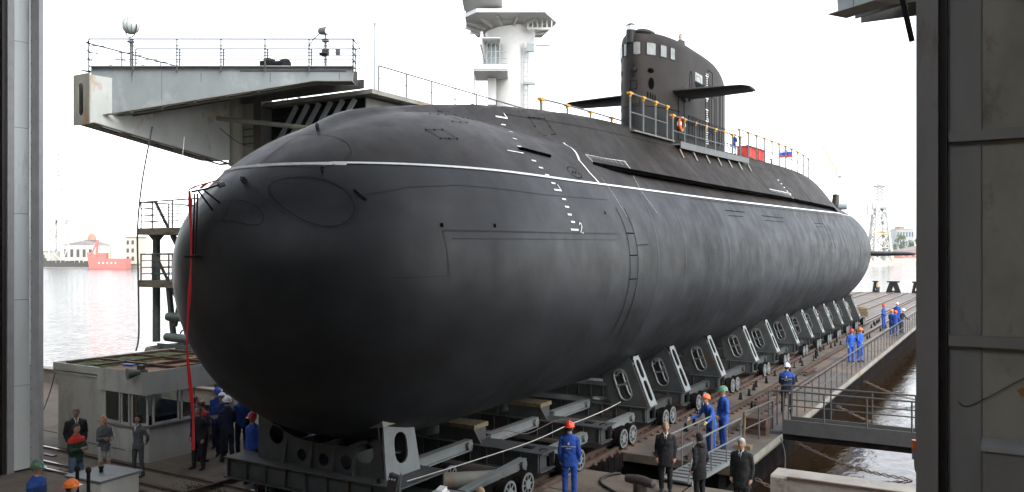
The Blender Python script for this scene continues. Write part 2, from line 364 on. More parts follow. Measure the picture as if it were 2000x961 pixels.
CROWN=[(12.6,8.3),(13.5,9.0),(14.6,9.35),(16.35,9.66),(19,10.15),(23,10.58),(28,10.9),(36,11.1),(50,11.52),(60,11.66),(66,11.3),(71,10.5),(77,9.0),(83,7.6),(89,6.7)]
def halfw(Y):
    if Y<40: return RH*prof((Y-YN)/6.0,2.2)
    return RH*prof((YE-Y)/19.0,2.0)
def hbot(Y):
    if Y<40: return RH*prof((Y-YN)/5.6,2.3)
    return RH*prof((YE-Y)/17.5,1.9)
def htop(Y):
    if Y<40: return RH*(prof((Y-YN)/8.5,1.95)-.08)/.92*.9 if 0 else .95*RH*prof((Y-YN)/7.6,2.0)
    return RH*(.93+.07*sstep(40,60,Y))*prof((YE-Y)/19.0,1.9)
def sstep(a,b,x):
    u=min(1,max(0,(x-a)/(b-a))); return u*u*(3-2*u)
def zc_at(Y):
    return ZC-0.1*(1-prof((Y-YN)/6,2)) + 0.8*sstep(66,89,Y)
def hull(Y,phi):
    """half section point: phi radians from -pi/2 keel to pi/2 crown -> (x offset, z)"""
    w=halfw(Y);zc=zc_at(Y);x=w*math.cos(phi)
    if phi<0: return x,zc+hbot(Y)*math.sin(phi)
    zd=zc+htop(Y)*math.sin(phi)
    if Y<13.5: return x,zd
    zt=smooth_tab(CROWN,Y)
    g=sstep(15,27,Y)
    if Y>64: g=1-.35*sstep(64,80,Y)
    wd=.25+1.0*g; k=2.0-.72*g
    zw=zt-.10*(x/1.3)**2 if x<wd else zt-.10*(wd/1.3)**2-k*(x-wd)
    zw-=2.2*max(0,x-3.45*(w/RH))
    # rounded deck edge
    kk=.22+.35*(1-g)
    a,b=zd,zw
    h=max(0,min(1,.5+.5*(b-a)/kk)); zm=a*(1-h)+b*h+kk*h*(1-h)*.5
    zm=zm*sstep(13.5,16,Y)+zd*(1-sstep(13.5,16,Y))
    return x,max(zm,zc+.001)
def side(Y,z):
    """phi on section where height is z"""
    lo,hi=-math.pi/2,math.pi/2
    for _ in range(40):
        m=(lo+hi)/2
        if hull(Y,m)[1]<z: lo=m
        else: hi=m
    return lo
def HP(Y,phi,sgn=1):
    x,z=hull(Y,phi); return (XC+sgn*x,Y,z)

def hullP(Y, z, sgn=1, off=0.):
    ph = side(Y, z); return hullPh(Y, ph, sgn, off)
def hullPh(Y, ph, sgn=1, off=0.):
    p = Vector(HP(Y, ph, sgn)); e = 1e-2
    a = Vector(HP(Y + e, ph, sgn)) - Vector(HP(Y - e, ph, sgn)); b = Vector(HP(Y, ph + e, sgn)) - Vector(HP(Y, ph - e, sgn))
    n = a.cross(b)
    if n.length < 1e-9: n = Vector((sgn, 0, 0))
    n.normalize()
    c = Vector((XC, Y, ZC))
    if n.dot(p - c) < 0: n = -n
    return p + n * off, n
def dens(pts, step=.12):
    out = []
    for (a, b), (c, d) in zip(pts, pts[1:]):
        k = max(1, int(math.hypot(c - a, d - b) / step))
        out += [(a + (c - a) * i / k, b + (d - b) * i / k) for i in range(k)]
    return out + [pts[-1]]
def strip(mb, pts, w, sgn=1, off=.012, thick=None, closed=False):
    """painted or raised line following the hull through (Y, z) points"""
    if closed: pts = list(pts) + [pts[0]]
    q = dens(pts); P = [hullP(y, z, sgn, off) for y, z in q]; vs = []; fs = []
    for i, (p, n) in enumerate(P):
        t = (P[min(i + 1, len(P) - 1)][0] - P[max(i - 1, 0)][0])
        if t.length < 1e-6: t = Vector((0, 1, 0))
        sd_ = n.cross(t.normalized()).normalized() * w / 2
        vs += [p - sd_, p + sd_]
    fs = [(2 * i, 2 * i + 1, 2 * i + 3, 2 * i + 2) for i in range(len(P) - 1)]
    mb.add(vs, fs)

# ------------------------------------------------------------------ submarine
sub = thing('submarine', 'huge black submarine on cradles being rolled out of the building hall', 'submarine', (0, 0, 0))
Ys = [YN + .0005] + [YN + 8 * (k / 44) ** 2 for k in range(1, 45)] + [YN + 8 + (k / 90) * (66 - YN - 8) for k in range(1, 90)] + [66 + (YE - 66) * (1 - (1 - k / 40) ** 1.7) for k in range(0, 40)] + [YE - .001]
NP = 72; hb = MB(); vs = []
for Yv in Ys:
    ring = [HP(Yv, -math.pi / 2 + math.pi * k / NP, 1) for k in range(NP + 1)] + [HP(Yv, math.pi / 2 - math.pi * k / NP, -1) for k in range(1, NP)]
    vs += ring
n = 2 * NP; fs = [(i * n + k, i * n + (k + 1) % n, (i + 1) * n + (k + 1) % n, (i + 1) * n + k) for i in range(len(Ys) - 1) for k in range(n)]
hb.add(vs, fs + [tuple(range(n)), tuple((len(Ys) - 1) * n + k for k in range(n))])
hull_ob = hb.build('hull', M['hull'], sub, smooth=True)
# painted marks
W0 = 11.4
while hull(W0, math.pi / 2)[1] < 7.845: W0 += .01
mk = MB()
for sg in (1, -1):
    strip(mk, [(W0 + q_, 7.84) for q_ in (0, .004, .012, .025, .045, .07, .11, .17, .25, .35)] + [(13, 7.86), (20, 7.94), (34, 8.18), (48, 8.45), (66, 8.83), (72, 8.9)], .062, sg, off=.02)
q_ = []
for k in range(-30, 31):
    zz_ = 7.84; lo, hi = 11.3, 14.5; xt = k / 30 * 1.9   # find the station where the section is |xt| wide at the stripe height
    for _ in range(40):
        mY = (lo + hi) / 2; ph_ = side(mY, zz_); hx, hz = hull(mY, ph_)
        if hz < zz_ - .02 or hx < abs(xt): lo = mY
        else: hi = mY
    q_.append(Vector((XC + xt, hi, zz_)))
vs = []
for p in q_:
    nn = Vector((p.x - XC, -1.6, 1.3)).normalized(); vs += [p + nn * .02 + Vector((0, -.015, -.032)), p + nn * .02 + Vector((0, .015, .032))]
mk.add(vs, [(2 * i, 2 * i + 2, 2 * i + 3, 2 * i + 1) for i in range(len(q_) - 1)])
mk.build('waterline_stripe', M['mark'], sub, fix=False)
mk = MB()
for sg in (1, -1):
    # draught scale
    for k, (y, z) in enumerate([(20.85, 9.97), (20.7, 9.72), (19.6, 9.30), (18.95, 9.0), (18.62, 8.74), (18.2, 8.53), (18.67, 8.35), (18.77, 8.17), (18.84, 7.98), (18.92, 7.77), (18.97, 7.59), (19.09, 7.36), (19.09, 7.16), (19.09, 6.96), (19.16, 6.77), (19.16, 6.57)]):
        L_ = {0: .25, 5: .5, 10: .2, 15: .22}.get(k, .11)
        strip(mk, [(y - L_, z), (y + L_ * (1 if k != 5 else .5), z)], .05 if k != 5 else .038, sg)
        if k in (0, 10): strip(mk, [(y + L_, z), (y + L_ - .05, z + .16)], .035, sg)
    y = 19.48; strip(mk, [(y + .02, 6.70), (y + .06, 6.76), (y + .14, 6.74), (y + .14, 6.66), (y, 6.50), (y + .16, 6.50)], .035, sg)
    strip(mk, [(23.15, 9.42), (22.8, 9.12), (22.0, 8.69), (21.9, 8.31), (22.05, 8.0)], .075, sg)
    # tank scales
    strip(mk, [(23.3, 9.02), (26.4, 9.10)], .02, sg)
    for k in range(9): strip(mk, [(23.5 + k * .34, 9.06), (23.52 + k * .34, 8.92)], .018, sg)
    strip(mk, [(23.3, 9.02), (23.1, 8.75)], .03, sg); strip(mk, [(26.4, 9.1), (26.2, 8.8)], .03, sg)
    strip(mk, [(45.4, 9.38), (50.2, 9.42)], .035, sg)
    for k in range(11): strip(mk, [(45.6 + k * .42, 9.42), (45.6 + k * .42, 9.24)], .03, sg)
    for k in range(6): strip(mk, [(49.6, 10.2 - k * .22), (49.9, 10.2 - k * .22)], .07, sg)
    strip(mk, [(22.5, 8.2), (22.6, 7.8), (22.7, 7.4), (22.9, 7.05)], .009, sg)
    strip(mk, [(26.1, 8.8), (25.5, 8.4), (25.2, 8.0), (25.3, 7.7), (25.6, 7.25)], .012, sg)
    for k in range(5): strip(mk, [(68.2 + k * .5, 9.4 - k * .12), (68.4 + k * .5, 9.3 - k * .12)], .06, sg)
mk.build('draught_marks', M['mark'], sub, fix=False)
# seams, hatches and openings
sm = MB(); so_ = MB()
def oval(cy_, cz, ry, rz, skew=0., n=28, p=1.0): return [(cy_ + ry * math.cos(a) + skew * math.sin(a), cz + rz * math.sin(a)) for a in [2 * math.pi * k / n for k in range(n)]]
for sg in (1, -1):
    strip(so_, oval(12.32, 7.02, .40, .52, .10), .026, sg, closed=True); strip(so_, oval(12.32, 7.02, .45, .57, .10), .007, sg, closed=True)
    strip(so_, oval(11.66, 6.95, .10, .42, .08), .016, sg, closed=True)
    strip(so_, oval(13.1, 8.25, .45, .50, .42), .018, sg, closed=True)
    for pts in ([(22.2, 10.15), (23.0, 10.2), (23.1, 9.7), (22.3, 9.55)], [(15.55, 8.84), (16.05, 8.9), (16.1, 8.66), (15.6, 8.62)], [(17.0, 9.5), (17.6, 9.55), (17.6, 9.3), (17.0, 9.25)], [(18.2, 9.8), (18.8, 9.85), (18.8, 9.6), (18.2, 9.55)]):
        strip(sm, pts, .018, sg, closed=True)
        for a, b in dens(pts + [pts[0]], .25): 
            p, nn = hullP(a, b, sg, .006); sm.cyl(p, p + nn * .012, .022, n=8)
    strip(sm, oval(20.8, 8.22, .36, .16), .02, sg, closed=True)
    for a in range(5): strip(sm, [(20.62 + .09 * a, 8.2 + .05 * (a % 2)), (20.68 + .09 * a, 8.2 + .05 * (a % 2))], .05, sg)
    strip(so_, [(12.8, 7.12), (13.8, 7.36), (15.0, 7.46), (16.6, 7.44), (18, 7.42), (22, 7.5)], .012, sg)
    strip(so_, [(14.1, 6.45), (18, 6.47), (21.9, 6.52)], .03, sg); strip(so_, [(14.1, 6.45), (14.15, 5.5), (13.0, 5.48)], .012, sg)
    strip(so_, [(14.3, 6.28), (21.8, 6.34)], .014, sg)
    for y in (22.55, 23.15): strip(sm, [(y - .25, 7.3), (y - .08, 6.8), (y, 6.2), (y + .05, 5.4), (y, 4.4), (y - .1, 3.6)], .030, sg)
    for z in (6.55, 5.9, 5.2): strip(sm, [(22.57, z), (23.13, z)], .03, sg)
    strip(sm, [(23.2, 6.2), (24.1, 6.22)], .02, sg)
    for y, z in ((14.12, 6.56), (15.55, 6.58), (21.4, 7.1)): strip(sm, [(y - .03, z), (y + .03, z)], .09, sg)
    for y0, y1 in ((40, 44.5), (52, 55), (34, 37)): strip(sm, [(y0, 7.72), (y1, 7.76)], .03, sg); strip(sm, [(y0, 7.5), (y1 - .7, 7.54)], .02, sg)
    for y in (55.2, 56.2):
        for k in range(3): strip(sm, oval(y, 7.5 - k * .55, .3, .2, n=4), .03, sg, closed=True)
    strip(sm, [(66.2, 7.6), (66.6, 6.4), (66.2, 4.6)], .03, sg)
    strip(sm, [(30, 8.0), (64, 8.55)], .014, sg)
    strip(sm, [(21, 10.1), (60, 11.0)], .012, sg)
sm.build('hull_seams', M['seam'], sub, fix=False); so_.build('access_outlines', M['seam_soft'], sub, fix=False)
# black strip standing for the shadow slot under the casing overhang
lg = MB()
for sg in (1, -1):
    pts = [(22.9, 8.66), (26.6, 8.72), (35, 8.82), (48, 9.0), (60, 9.05), (63, 8.85)]
    q = dens(pts, .4); vs = []
    for i, (y, z) in enumerate(q):
        k = min(1, i / 6., (len(q) - 1 - i) / 6.); p, nn = hullP(y, z, sg, -.02); o = .26 * k + .015
        h_ = Vector((sg, 0, 0))
        vs += [p + Vector((0, 0, .10)), p + h_ * o + Vector((0, 0, .04)), p + h_ * o - Vector((0, 0, .10)), p - Vector((0, 0, .16)) + h_ * .02]
    lg.add(vs, [(4 * i + a, 4 * i + (a + 1) % 4, 4 * i + 4 + (a + 1) % 4, 4 * i + 4 + a) for i in range(len(q) - 1) for a in range(4)] + [(0, 1, 2, 3), tuple(4 * (len(q) - 1) + a for a in range(4))])
    pts = [(18.6, 8.66), (20.0, 8.6)]
    p0, n0 = hullP(18.5, 8.68, sg, .0); p1, n1 = hullP(20.0, 8.62, sg, .0); lg.bar(p0, p1, .14, .07)
lg.build('ledge_shadow', M['hole'], sub)
# lugs near the bow
for y, z in ((12.72, 7.66), (13.95, 8.8), (12.1, 7.6)):
    l = MB(); p, nn = hullP(y, z, 1, 0); l.bar(p - nn * .02, p + nn * .1, .03, .12); l.tube([p + nn * .08 + Vector((0, -.05, -.02)), p + nn * .15, p + nn * .08 + Vector((0, .05, .02))], .012, 6); l.build('lifting_lug', M['black'], sub)
l = MB(); a, _ = hullP(12.85, 7.26, 1, .02); b, _ = hullP(12.92, 7.05, 1, .02); l.bar(a, b, .04, .04); l.build('edge_bracket', M['black'], sub)

# sail
SW = 1.32; SY0 = 33.0; SY1 = 46.4; SZ = 15.5
def sail_x(y):
    if y < 36.7: return SW * prof((y - SY0) / 3.6, 2.05)
    return SW * max(0, 1 - (max(0, y - 38.3) / (SY1 - 38.3)) ** 2.3)
_pl = []
for k in range(0, 161):
    a = k / 160; y = SY0 + 3.8 * a * a if a < .5 else SY0 + .95 + (SY1 - SY0 - .95) * ((a - .5) / .5); _pl.append((sail_x(y), y))
_sl = [0]
for a, b in zip(_pl, _pl[1:]): _sl.append(_sl[-1] + math.hypot(b[0] - a[0], b[1] - a[1]))
def sail_at(s, z, off=0.):
    """s: arc length from the nose (+ starboard), z height"""
    sg = 1 if s >= 0 else -1; s = min(abs(s), _sl[-1] - 1e-4); i = 0
    while _sl[i + 1] < s: i += 1
    u = (s - _sl[i]) / (_sl[i + 1] - _sl[i] + 1e-9); x = _pl[i][0] * (1 - u) + _pl[i + 1][0] * u; y = _pl[i][1] * (1 - u) + _pl[i + 1][1] * u
    t = Vector((_pl[i + 1][0] - _pl[i][0], _pl[i + 1][1] - _pl[i][1], 0)).normalized(); nn = Vector((t.y, -t.x, 0)) if t.y >= 0 else Vector((t.y, -t.x, 0))
    return Vector((XC + sg * (x + nn.x * off), y + nn.y * off, z))
def sail_top(y): return SZ - .06 * max(0, y - 40.8) - .35 * sstep(43.3, 46.4, y)
sb = MB(); lev = [10.2, 11, 12, 13, 14, 14.6, 15.0]; vs = []; NS = len(_pl)
prof2 = [_pl[i] for i in range(NS)]; loop = [(x, y) for x, y in prof2] + [(-x, y) for x, y in prof2[-2:0:-1]]
rings = [(1.0, 0, z - 15.0) for z in lev] + [(None, .02, .18), (None, .07, .32), (None, .17, .43), (None, .34, .49), (None, .6, .515)]
for sc, inset, dz in rings:
    for x, y in loop:
        cyy = min(max(y, SY0 + 1.3), SY1 - 1.0); vx, vy = -x, cyy - y; L_ = math.hypot(vx, vy) + 1e-6; k = min(inset / L_, .97); fl = 1.0 if dz > 0 else 1
        xx = x + vx * k; yy = y + vy * k; z = 15.0 + dz + (sail_top(y) - SZ if dz > -.01 else 0)
        vs.append((XC + xx, yy, z))
n = len(loop); nr = len(rings)
sb.add(vs, [(i * n + k, i * n + (k + 1) % n, (i + 1) * n + (k + 1) % n, (i + 1) * n + k) for i in range(nr - 1) for k in range(n)] + [tuple((nr - 1) * n + k for k in range(n))])
sail = sb.build('sail', M['sailcoat'], sub, smooth=True)
def sail_patch(mb, s0, s1, z0, z1, off=.012, n=6):
    vs = []
    for i in range(n + 1):
        s_ = s0 + (s1 - s0) * i / n; vs += [sail_at(s_, z0, off), sail_at(s_, z1, off)]
    mb.add(vs, [(2 * i, 2 * i + 2, 2 * i + 3, 2 * i + 1) for i in range(n)])
def sail_oval(mb, s, z, rs, rz, off=.014, n=16):
    mb.add([sail_at(s + rs * math.cos(2 * math.pi * k / n), z + rz * math.sin(2 * math.pi * k / n), off) for k in range(n)], [tuple(range(n))])
WINS = [(.07, .38), (.64, 1.14), (1.40, 1.84), (2.10, 2.50)]
for sg in (1, -1):
    for a, b in WINS:
        if sg < 0 and a < .1: a, b = .25, .5
        mb = MB(); sail_patch(mb, sg * a, sg * b, 14.42, 14.95, .012); wdw = mb.build('bridge_window', M['windowpane'], sail, fix=False)
        mb = MB(); pts = [(a, 14.42), (b, 14.42), (b, 14.95), (a, 14.95), (a, 14.42)]
        for p, q in zip(pts, pts[1:]): mb.bar(sail_at(sg * p[0], p[1], .014), sail_at(sg * q[0], q[1], .014), .03, .03)
        mb.build('window_frame', M['sail'], wdw)
for sg in (1, -1):
    for q_ in [(.85, 13.75, .17, .11), (.88, 13.2, .15, .26), (4.0, 12.9, .12, .06)] + [(.70 + .13 * k, 12.72 - .04 * k, .03, .14) for k in range(4)]:
        mb = MB(); sail_oval(mb, sg * q_[0], *q_[1:]); mb.build('opening', M['hole'], sail, fix=False)
mb = MB()
def rect_line(s0, s1, z0, z1, w=.018):
    for p, q in zip([(s0, z0), (s1, z0), (s1, z1), (s0, z1)], [(s1, z0), (s1, z1), (s0, z1), (s0, z0)]):
        k = 4
        for i in range(k):
            a = (p[0] + (q[0] - p[0]) * i / k, p[1] + (q[1] - p[1]) * i / k); b = (p[0] + (q[0] - p[0]) * (i + 1) / k, p[1] + (q[1] - p[1]) * (i + 1) / k)
            mb.bar(sail_at(a[0], a[1], .006), sail_at(b[0], b[1], .006), w, w)
for s0, s1, z0, z1 in ((-.05, .22, 12.95, 13.3), (-.1, .35, 12.3, 12.7), (2.8, 3.4, 11.0, 12.9), (6.4, 7.0, 12.2, 13.9), (7.4, 8.1, 11.8, 13.6), (8.4, 9.2, 11.4, 14.0), (5.0, 5.6, 13.6, 14.2), (9.5, 10.3, 12.2, 14.2), (6.8, 7.6, 14.1, 14.8)):
    rect_line(s0, s1, z0, z1)
for k in range(24): mb.bar(sail_at(-3 + k * .25, 12.22, .004), sail_at(-3 + (k + 1) * .25, 12.22, .004), .02, .02)
for k in range(16):
    a0, a1 = 2 * math.pi * k / 16, 2 * math.pi * (k + 1) / 16
    mb.bar(sail_at(4.25 + .16 * math.cos(a0), 13.75 + .52 * math.sin(a0), .006), sail_at(4.25 + .16 * math.cos(a1), 13.75 + .52 * math.sin(a1), .006), .02, .02)
mb.build('sail_seams', M['seam'], sail)
mb = MB()
for k in range(32):
    z = 11.2 + k * .108; a, b = (6.55, 6.72) if k % 5 else (6.4, 6.85)
    if 12.85 < z < 13.25: continue
    sail_patch(mb, a, b, z, z + .045, .012, 2)
    if k % 10 == 0: sail_patch(mb, 6.8, 6.85, z, z + .2, .013, 1)
mb.build('sail_draught_marks', M['mark'], sail, fix=False)
for sg in (1, -1):
    mb = MB(); sail_patch(mb, sg * 4.85, sg * 5.9, 13.95, 14.35, .012, 4); mb.build('side_window', M['windowpane'], sail, fix=False)
    mb = MB(); pts = [sail_at(sg * (4.8 + .25 * k), 13.86, .02 + .14 * math.sin(math.pi * k / 6)) for k in range(7)]
    vs = pts + [p + Vector((0, 0, -.3 * math.sin(math.pi * min(1, (k + 1) / 7)))) - Vector((sg * .1, 0, 0)) for k, p in enumerate(pts)] + [sail_at(sg * (4.8 + .25 * k), 13.95, -.05) for k in range(7)]
    mb.add(vs, [(k, k + 1, k + 8, k + 7) for k in range(6)] + [(14 + k, 15 + k, k + 1, k) for k in range(6)]); mb.build('side_scoop', M['black'], sail, fix=False)
mb = MB(); mb.cyl((XC - .1, SY0 + .12, 14.95), (XC - .1, SY0 + .12, 15.5), .2); mb.cyl((XC - .1, SY0 + .12, 15.7), (XC - .1, SY0 + .12, 15.78), .22, .12); hd = mb.build('lookout_head', M['sail'], sail, smooth=True)
mb = MB(); mb.cyl((XC - .1, SY0 + .12, 15.5), (XC - .1, SY0 + .12, 15.7), .185); mb.build('lens_band', M['lens'], hd, smooth=True)
mb = MB(); mb.ell((XC + .2, SY0 + .9, 15.42), (.5, .8, .22)); mb.build('bridge_fairing', M['sail'], sail, smooth=True)
mb = MB(); mb.tube([(XC - .5, 35.8, 15.45), (XC + .4, 36.8, 15.85), (XC + .45, 36.9, 15.5)], .035, 6); mb.build('top_bar', M['black'], sail)
mb = MB(); c = sail_at(.12, 13.75, .05); mb.bar(c + Vector((-.15, 0, 0)), c + Vector((.15, 0, 0)), .08, .1); mb.bar(c + Vector((0, 0, -.25)), c + Vector((0, 0, .3)), .07, .07); mb.ell(c + Vector((0, -.03, 0)), (.08, .07, .12)); mb.build('front_light', M['black'], sail)
# horizontal planes on the sail
for sg in (1, -1):
    mb = MB(); vs = []; N1 = 16; st = [(0, 2.3, .36, 0), (1.1, 2.2, .33, .05), (2.2, 2.0, .26, .12), (2.9, 1.85, .18, .2), (3.15, 1.2, .10, .55)]
    for dx, ch, th, sw in st:
        for k in range(N1):
            a = 2 * math.pi * k / N1; u = math.cos(a); yy = 35.0 + sw + ch * (1 - u) / 2 - .2; t = th * math.sin(a) * (.35 + .65 * math.sqrt(max(0, (1 + u) / 2)) if u < 0.3 else 1) * .5
            vs.append((XC + sg * (1.2 + dx), yy, 13.05 + t))
    mb.add(vs, [(i * N1 + k, i * N1 + (k + 1) % N1, (i + 1) * N1 + (k + 1) % N1, (i + 1) * N1 + k) for i in range(len(st) - 1) for k in range(N1)] + [tuple(range(N1)), tuple((len(st) - 1) * N1 + k for k in range(N1))])
    mb.build('bow_plane', M['sail'], sub, smooth=True)
    mb = MB(); mb.cyl((XC + sg * 1.15, 35.9, 13.05), (XC + sg * 1.42, 35.9, 13.05), .42, .3); mb.build('plane_pivot', M['sail'], sub, smooth=True)
# stern planes, rudder, screw
for sg in (1, -1):
    mb = MB(); vs = []; N1 = 16; st = [(0, 4.4, .5), (2.5, 3.6, .42), (4.6, 2.8, .3), (5.0, 2.2, .14)]
    for dx, ch, th in st:
        for k in range(N1):
            a = 2 * math.pi * k / N1; vs.append((XC + sg * (2.0 + dx), 78.5 - ch * math.cos(a) / 2, 5.85 + th * math.sin(a) / 2))
    mb.add(vs, [(i * N1 + k, i * N1 + (k + 1) % N1, (i + 1) * N1 + (k + 1) % N1, (i + 1) * N1 + k) for i in range(len(st) - 1) for k in range(N1)] + [tuple(range(N1)), tuple((len(st) - 1) * N1 + k for k in range(N1))])
    mb.build('stern_plane', M['hull'], sub, smooth=True)
mb = MB(); mb.prism([(78.5, 7.5), (82.5, 7.5), (82.4, 11.3), (81.2, 11.35)], (XC, 0, 0), (0, 1, 0), (0, 0, 1), .35); rud = mb.build('upper_rudder', M['hull'], sub)
mb = MB(); mb.cyl((XC, 82.2, 10.2), (XC + .9, 82.2, 10.2), .28); mb.build('stern_lamp', M['grey_w'], sub)
mb = MB(); mb.prism([(78.5, 3.6), (82.5, 3.8), (82.0, 1.7), (80, 1.6)], (XC, 0, 0), (0, 1, 0), (0, 0, 1), .35); mb.build('lower_rudder', M['hull'], sub)
for k in range(7):
    a = 2 * math.pi * k / 7; mb = MB(); c, s_ = math.cos(a), math.sin(a)
    mb.prism([(.3, -.25), (1.2, -.45), (1.75, -.1), (1.6, .3), (.9, .35), (.3, .25)], (XC, 86.3, 6.45), (c, 0, s_), (-s_ * .7, .7, c * .7), .05); mb.build('propeller_blade', M['bronze'], sub)
mb = MB(); mb.cyl((XC, 85.6, 6.45), (XC, 87.0, 6.45), .45, .1); mb.build('propeller_hub', M['bronze'], sub, smooth=True)

# ------------------------------------------------------------------ building hall round the camera
HZ = 21.0
mb = MB(); mb.bx(-23.6, -60, 12.3, 12.7, 0, HZ); mb.bx(-1.05 + .35, 9.5, 12.35, 12.65, 0, HZ); mb.bx(-23.6, -.7, 12.3, 12.7, 19.5, HZ)
tag(mb.build('front_wall', M['hallwall']), 'dark inner front wall of the hall either side of the tall doorway', 'wall', kind='structure')
mb = MB(); mb.bx(-38, 9.5, -32, -17, HZ, HZ + .4); mb.bx(-38, 9.5, -3, 12.7, HZ, HZ + .4); mb.bx(-38, -30, -17, -3, HZ, HZ + .4); mb.bx(4, 9.5, -17, -3, HZ, HZ + .4); struct('roof', mb, M['hallroof'])   # unseen opening behind the camera, added to brighten the hall
mb = MB(); mb.bx(9.5, 9.9, -32, 12.6, 0, HZ); mb.bx(-38.4, -38, -32, 12.2, 0, HZ); mb.bx(-38, 9.5, -32.4, -32, 0, HZ); struct('hall_side_walls', mb, M['hallwall'])
jb = thing('door_jamb', 'tall dark grey steel jamb of the hall doorway on the right', 'door jamb', (-1.05, 12.7, 0))
def loc_mb(o): return o
mb = MB(); mb.bx(0, .26, -.55, 0.1, 0, 19.5); mb.build('jamb_post', M['halljamb'], jb)
mb = MB(); mb.bx(.262, .34, -.42, -.1, 0, 19.5); mb.bx(.34, .36, -.50, -.1, 0, 19.5); mb.build('door_guide', M['door_d'], jb)
wp = thing('wall_panelling', 'greyish wall panels with horizontal rails beside the right door jamb', 'wall panelling', (-.66, 12.3, 0))
for z0, z1 in ((0, 2.2), (2.2, 4.78), (4.92, 7.42), (7.58, 10.2), (10.3, 13)):
    mb = MB(); mb.bx(0, .36, -.03, .04, z0, z1); mb.build('narrow_panel', M['halljamb'], wp)
    mb = MB(); mb.bx(.37, 2.6, -.02, .04, z0, z1); mb.build('wide_panel', M['hallwall'], wp)
for z in (4.85, 7.5, 10.25): mb = MB(); mb.bx(-.01, 2.6, -.12, -.022, z - .07, z + .07); mb.build('cross_rail', M['halljamb'], wp)
mb = MB(); mb.bar((-.0, -.2, 10.1), (2.2, -.2, 8.0), .1, .16, up=(0, 1, 0)); mb.bar((.9, -.25, 9.8), (1.1, -.25, 9.05), .06, .07, up=(0, 1, 0)); mb.build('diagonal_brace', M['door_g'], wp)
mb = MB(); mb.tube([(.1, -.05, 4.05), (.2, -.05, 4.0), (.45, -.05, 4.15), (.9, -.05, 4.45), (1.4, -.06, 4.6)], .006, 5); mb.build('loose_wire', M['cable'], wp)
mb = MB(); mb.prism([(.0, .03), (.06, .07), (.12, .05), (.2, .1), (.34, .08), (.36, -.02), (.22, -.06), (.12, -.02), (.05, -.05)], (.75, -.024, 4.22), (1, 0, 0), (0, 0, 1), .004); mb.build('paint_stain', mat('old_yellow_paint', (.30, .17, .04), .7), wp)
kb = thing('electric_cabinet', 'dark box cabinet low on the wall right of the doorway', 'cabinet', (-.25, 12.0, 0))
mb = MB(); mb.bx(0, 1.3, -.25, .24, 2.2, 3.55); mb.build('case', M['halljamb'], kb); mb = MB(); mb.bx(-.04, 1.34, -.29, .26, 3.552, 3.62); mb.build('lid', M['door_g'], kb)
mb = MB(); mb.bar((.45, -.3, 3.0), (.8, -.3, 3.0), .12, .12); mb.bar((.55, -.3, 2.6), (.55, -.3, 3.0), .05, .05); mb.build('latch', M['black'], kb)
mb = MB(); mb.bar((-1.34, 12.6, 9.9), (-1.14, 12.6, 8.9), .07, .10, up=(0, 1, 0)); tag(mb.build('hanging_brace', M['black']), 'short black steel strut hanging beside the right jamb top', 'strut')
al = thing('alarm_lamp', 'orange signal lamp on a curved pipe fixed to the right jamb', 'signal lamp', (-1.10, 12.6, 3.2))
mb = MB(); mb.cyl((0, 0, .1), (0, 0, .22), .045); mb.build('lamp_body', M['orange'], al, smooth=True)
mb = MB(); mb.cyl((0, 0, -.04), (0, 0, .1), .04); mb.tube([(0, 0, -.04), (.01, 0, -.18), (.06, 0, -.24), (.3, -.32, -.26)], .018, 6); mb.build('pipe', M['halljamb'], al, smooth=True)
# left door leaf
dl = thing('sliding_door', 'pale grey sliding hall door leaf parked at the left edge', 'door', (-23.3, 12.2, 0))
zz = [0.05, 2.35, 4.7, 7.05, 9.4, 11.75, 14.1, 16.5, 19]
for a, b in zip(zz, zz[1:]): mb = MB(); mb.bx(0, .14, .18, .597, a, b - .012); mb.build('door_panel', M['door_l'], dl)
mb = MB(); mb.bx(.142, .58, .60, .72, 0, 19.3); mb.build('door_edge', M['door_g'], dl)
mb = MB(); mb.bx(-.2, .12, .2, .59, 0, 19.2); mb.build('door_core', M['door_d'], dl)
mb = MB()
for k in range(60): mb.cyl((.2, .598, .3 + k * .32), (.2, .590, .3 + k * .32), .016, n=6)
mb.build('bolt_row', M['door_d'], dl)
mb = MB(); mb.bx(.05, .13, .06, .175, 0, 19.4); mb.bx(.1, .16, .0, .04, 0, 19.4); mb.build('door_frame', M['door_g'], dl)
mb = MB(); mb.bx(.0, .1, -.12, .0, 0, 19.4); mb.bx(.02, .09, .04, .06, 0, 19.4); mb.bx(-.4, .05, -.3, -.15, 0, 19.4); mb.build('guide_channel', M['door_d'], dl)
mb = MB(); mb.bx(.02, .12, -.30, -.26, 0, 19.4); mb.bx(.02, .12, -.5, -.46, 0, 19.4)
for k in range(16): mb.bar((.05, -.3, .3 + k * 1.2), (.05, -.48, .9 + k * 1.2), .05, .05)
mb.build('lattice_frame', M['door_g'], dl)

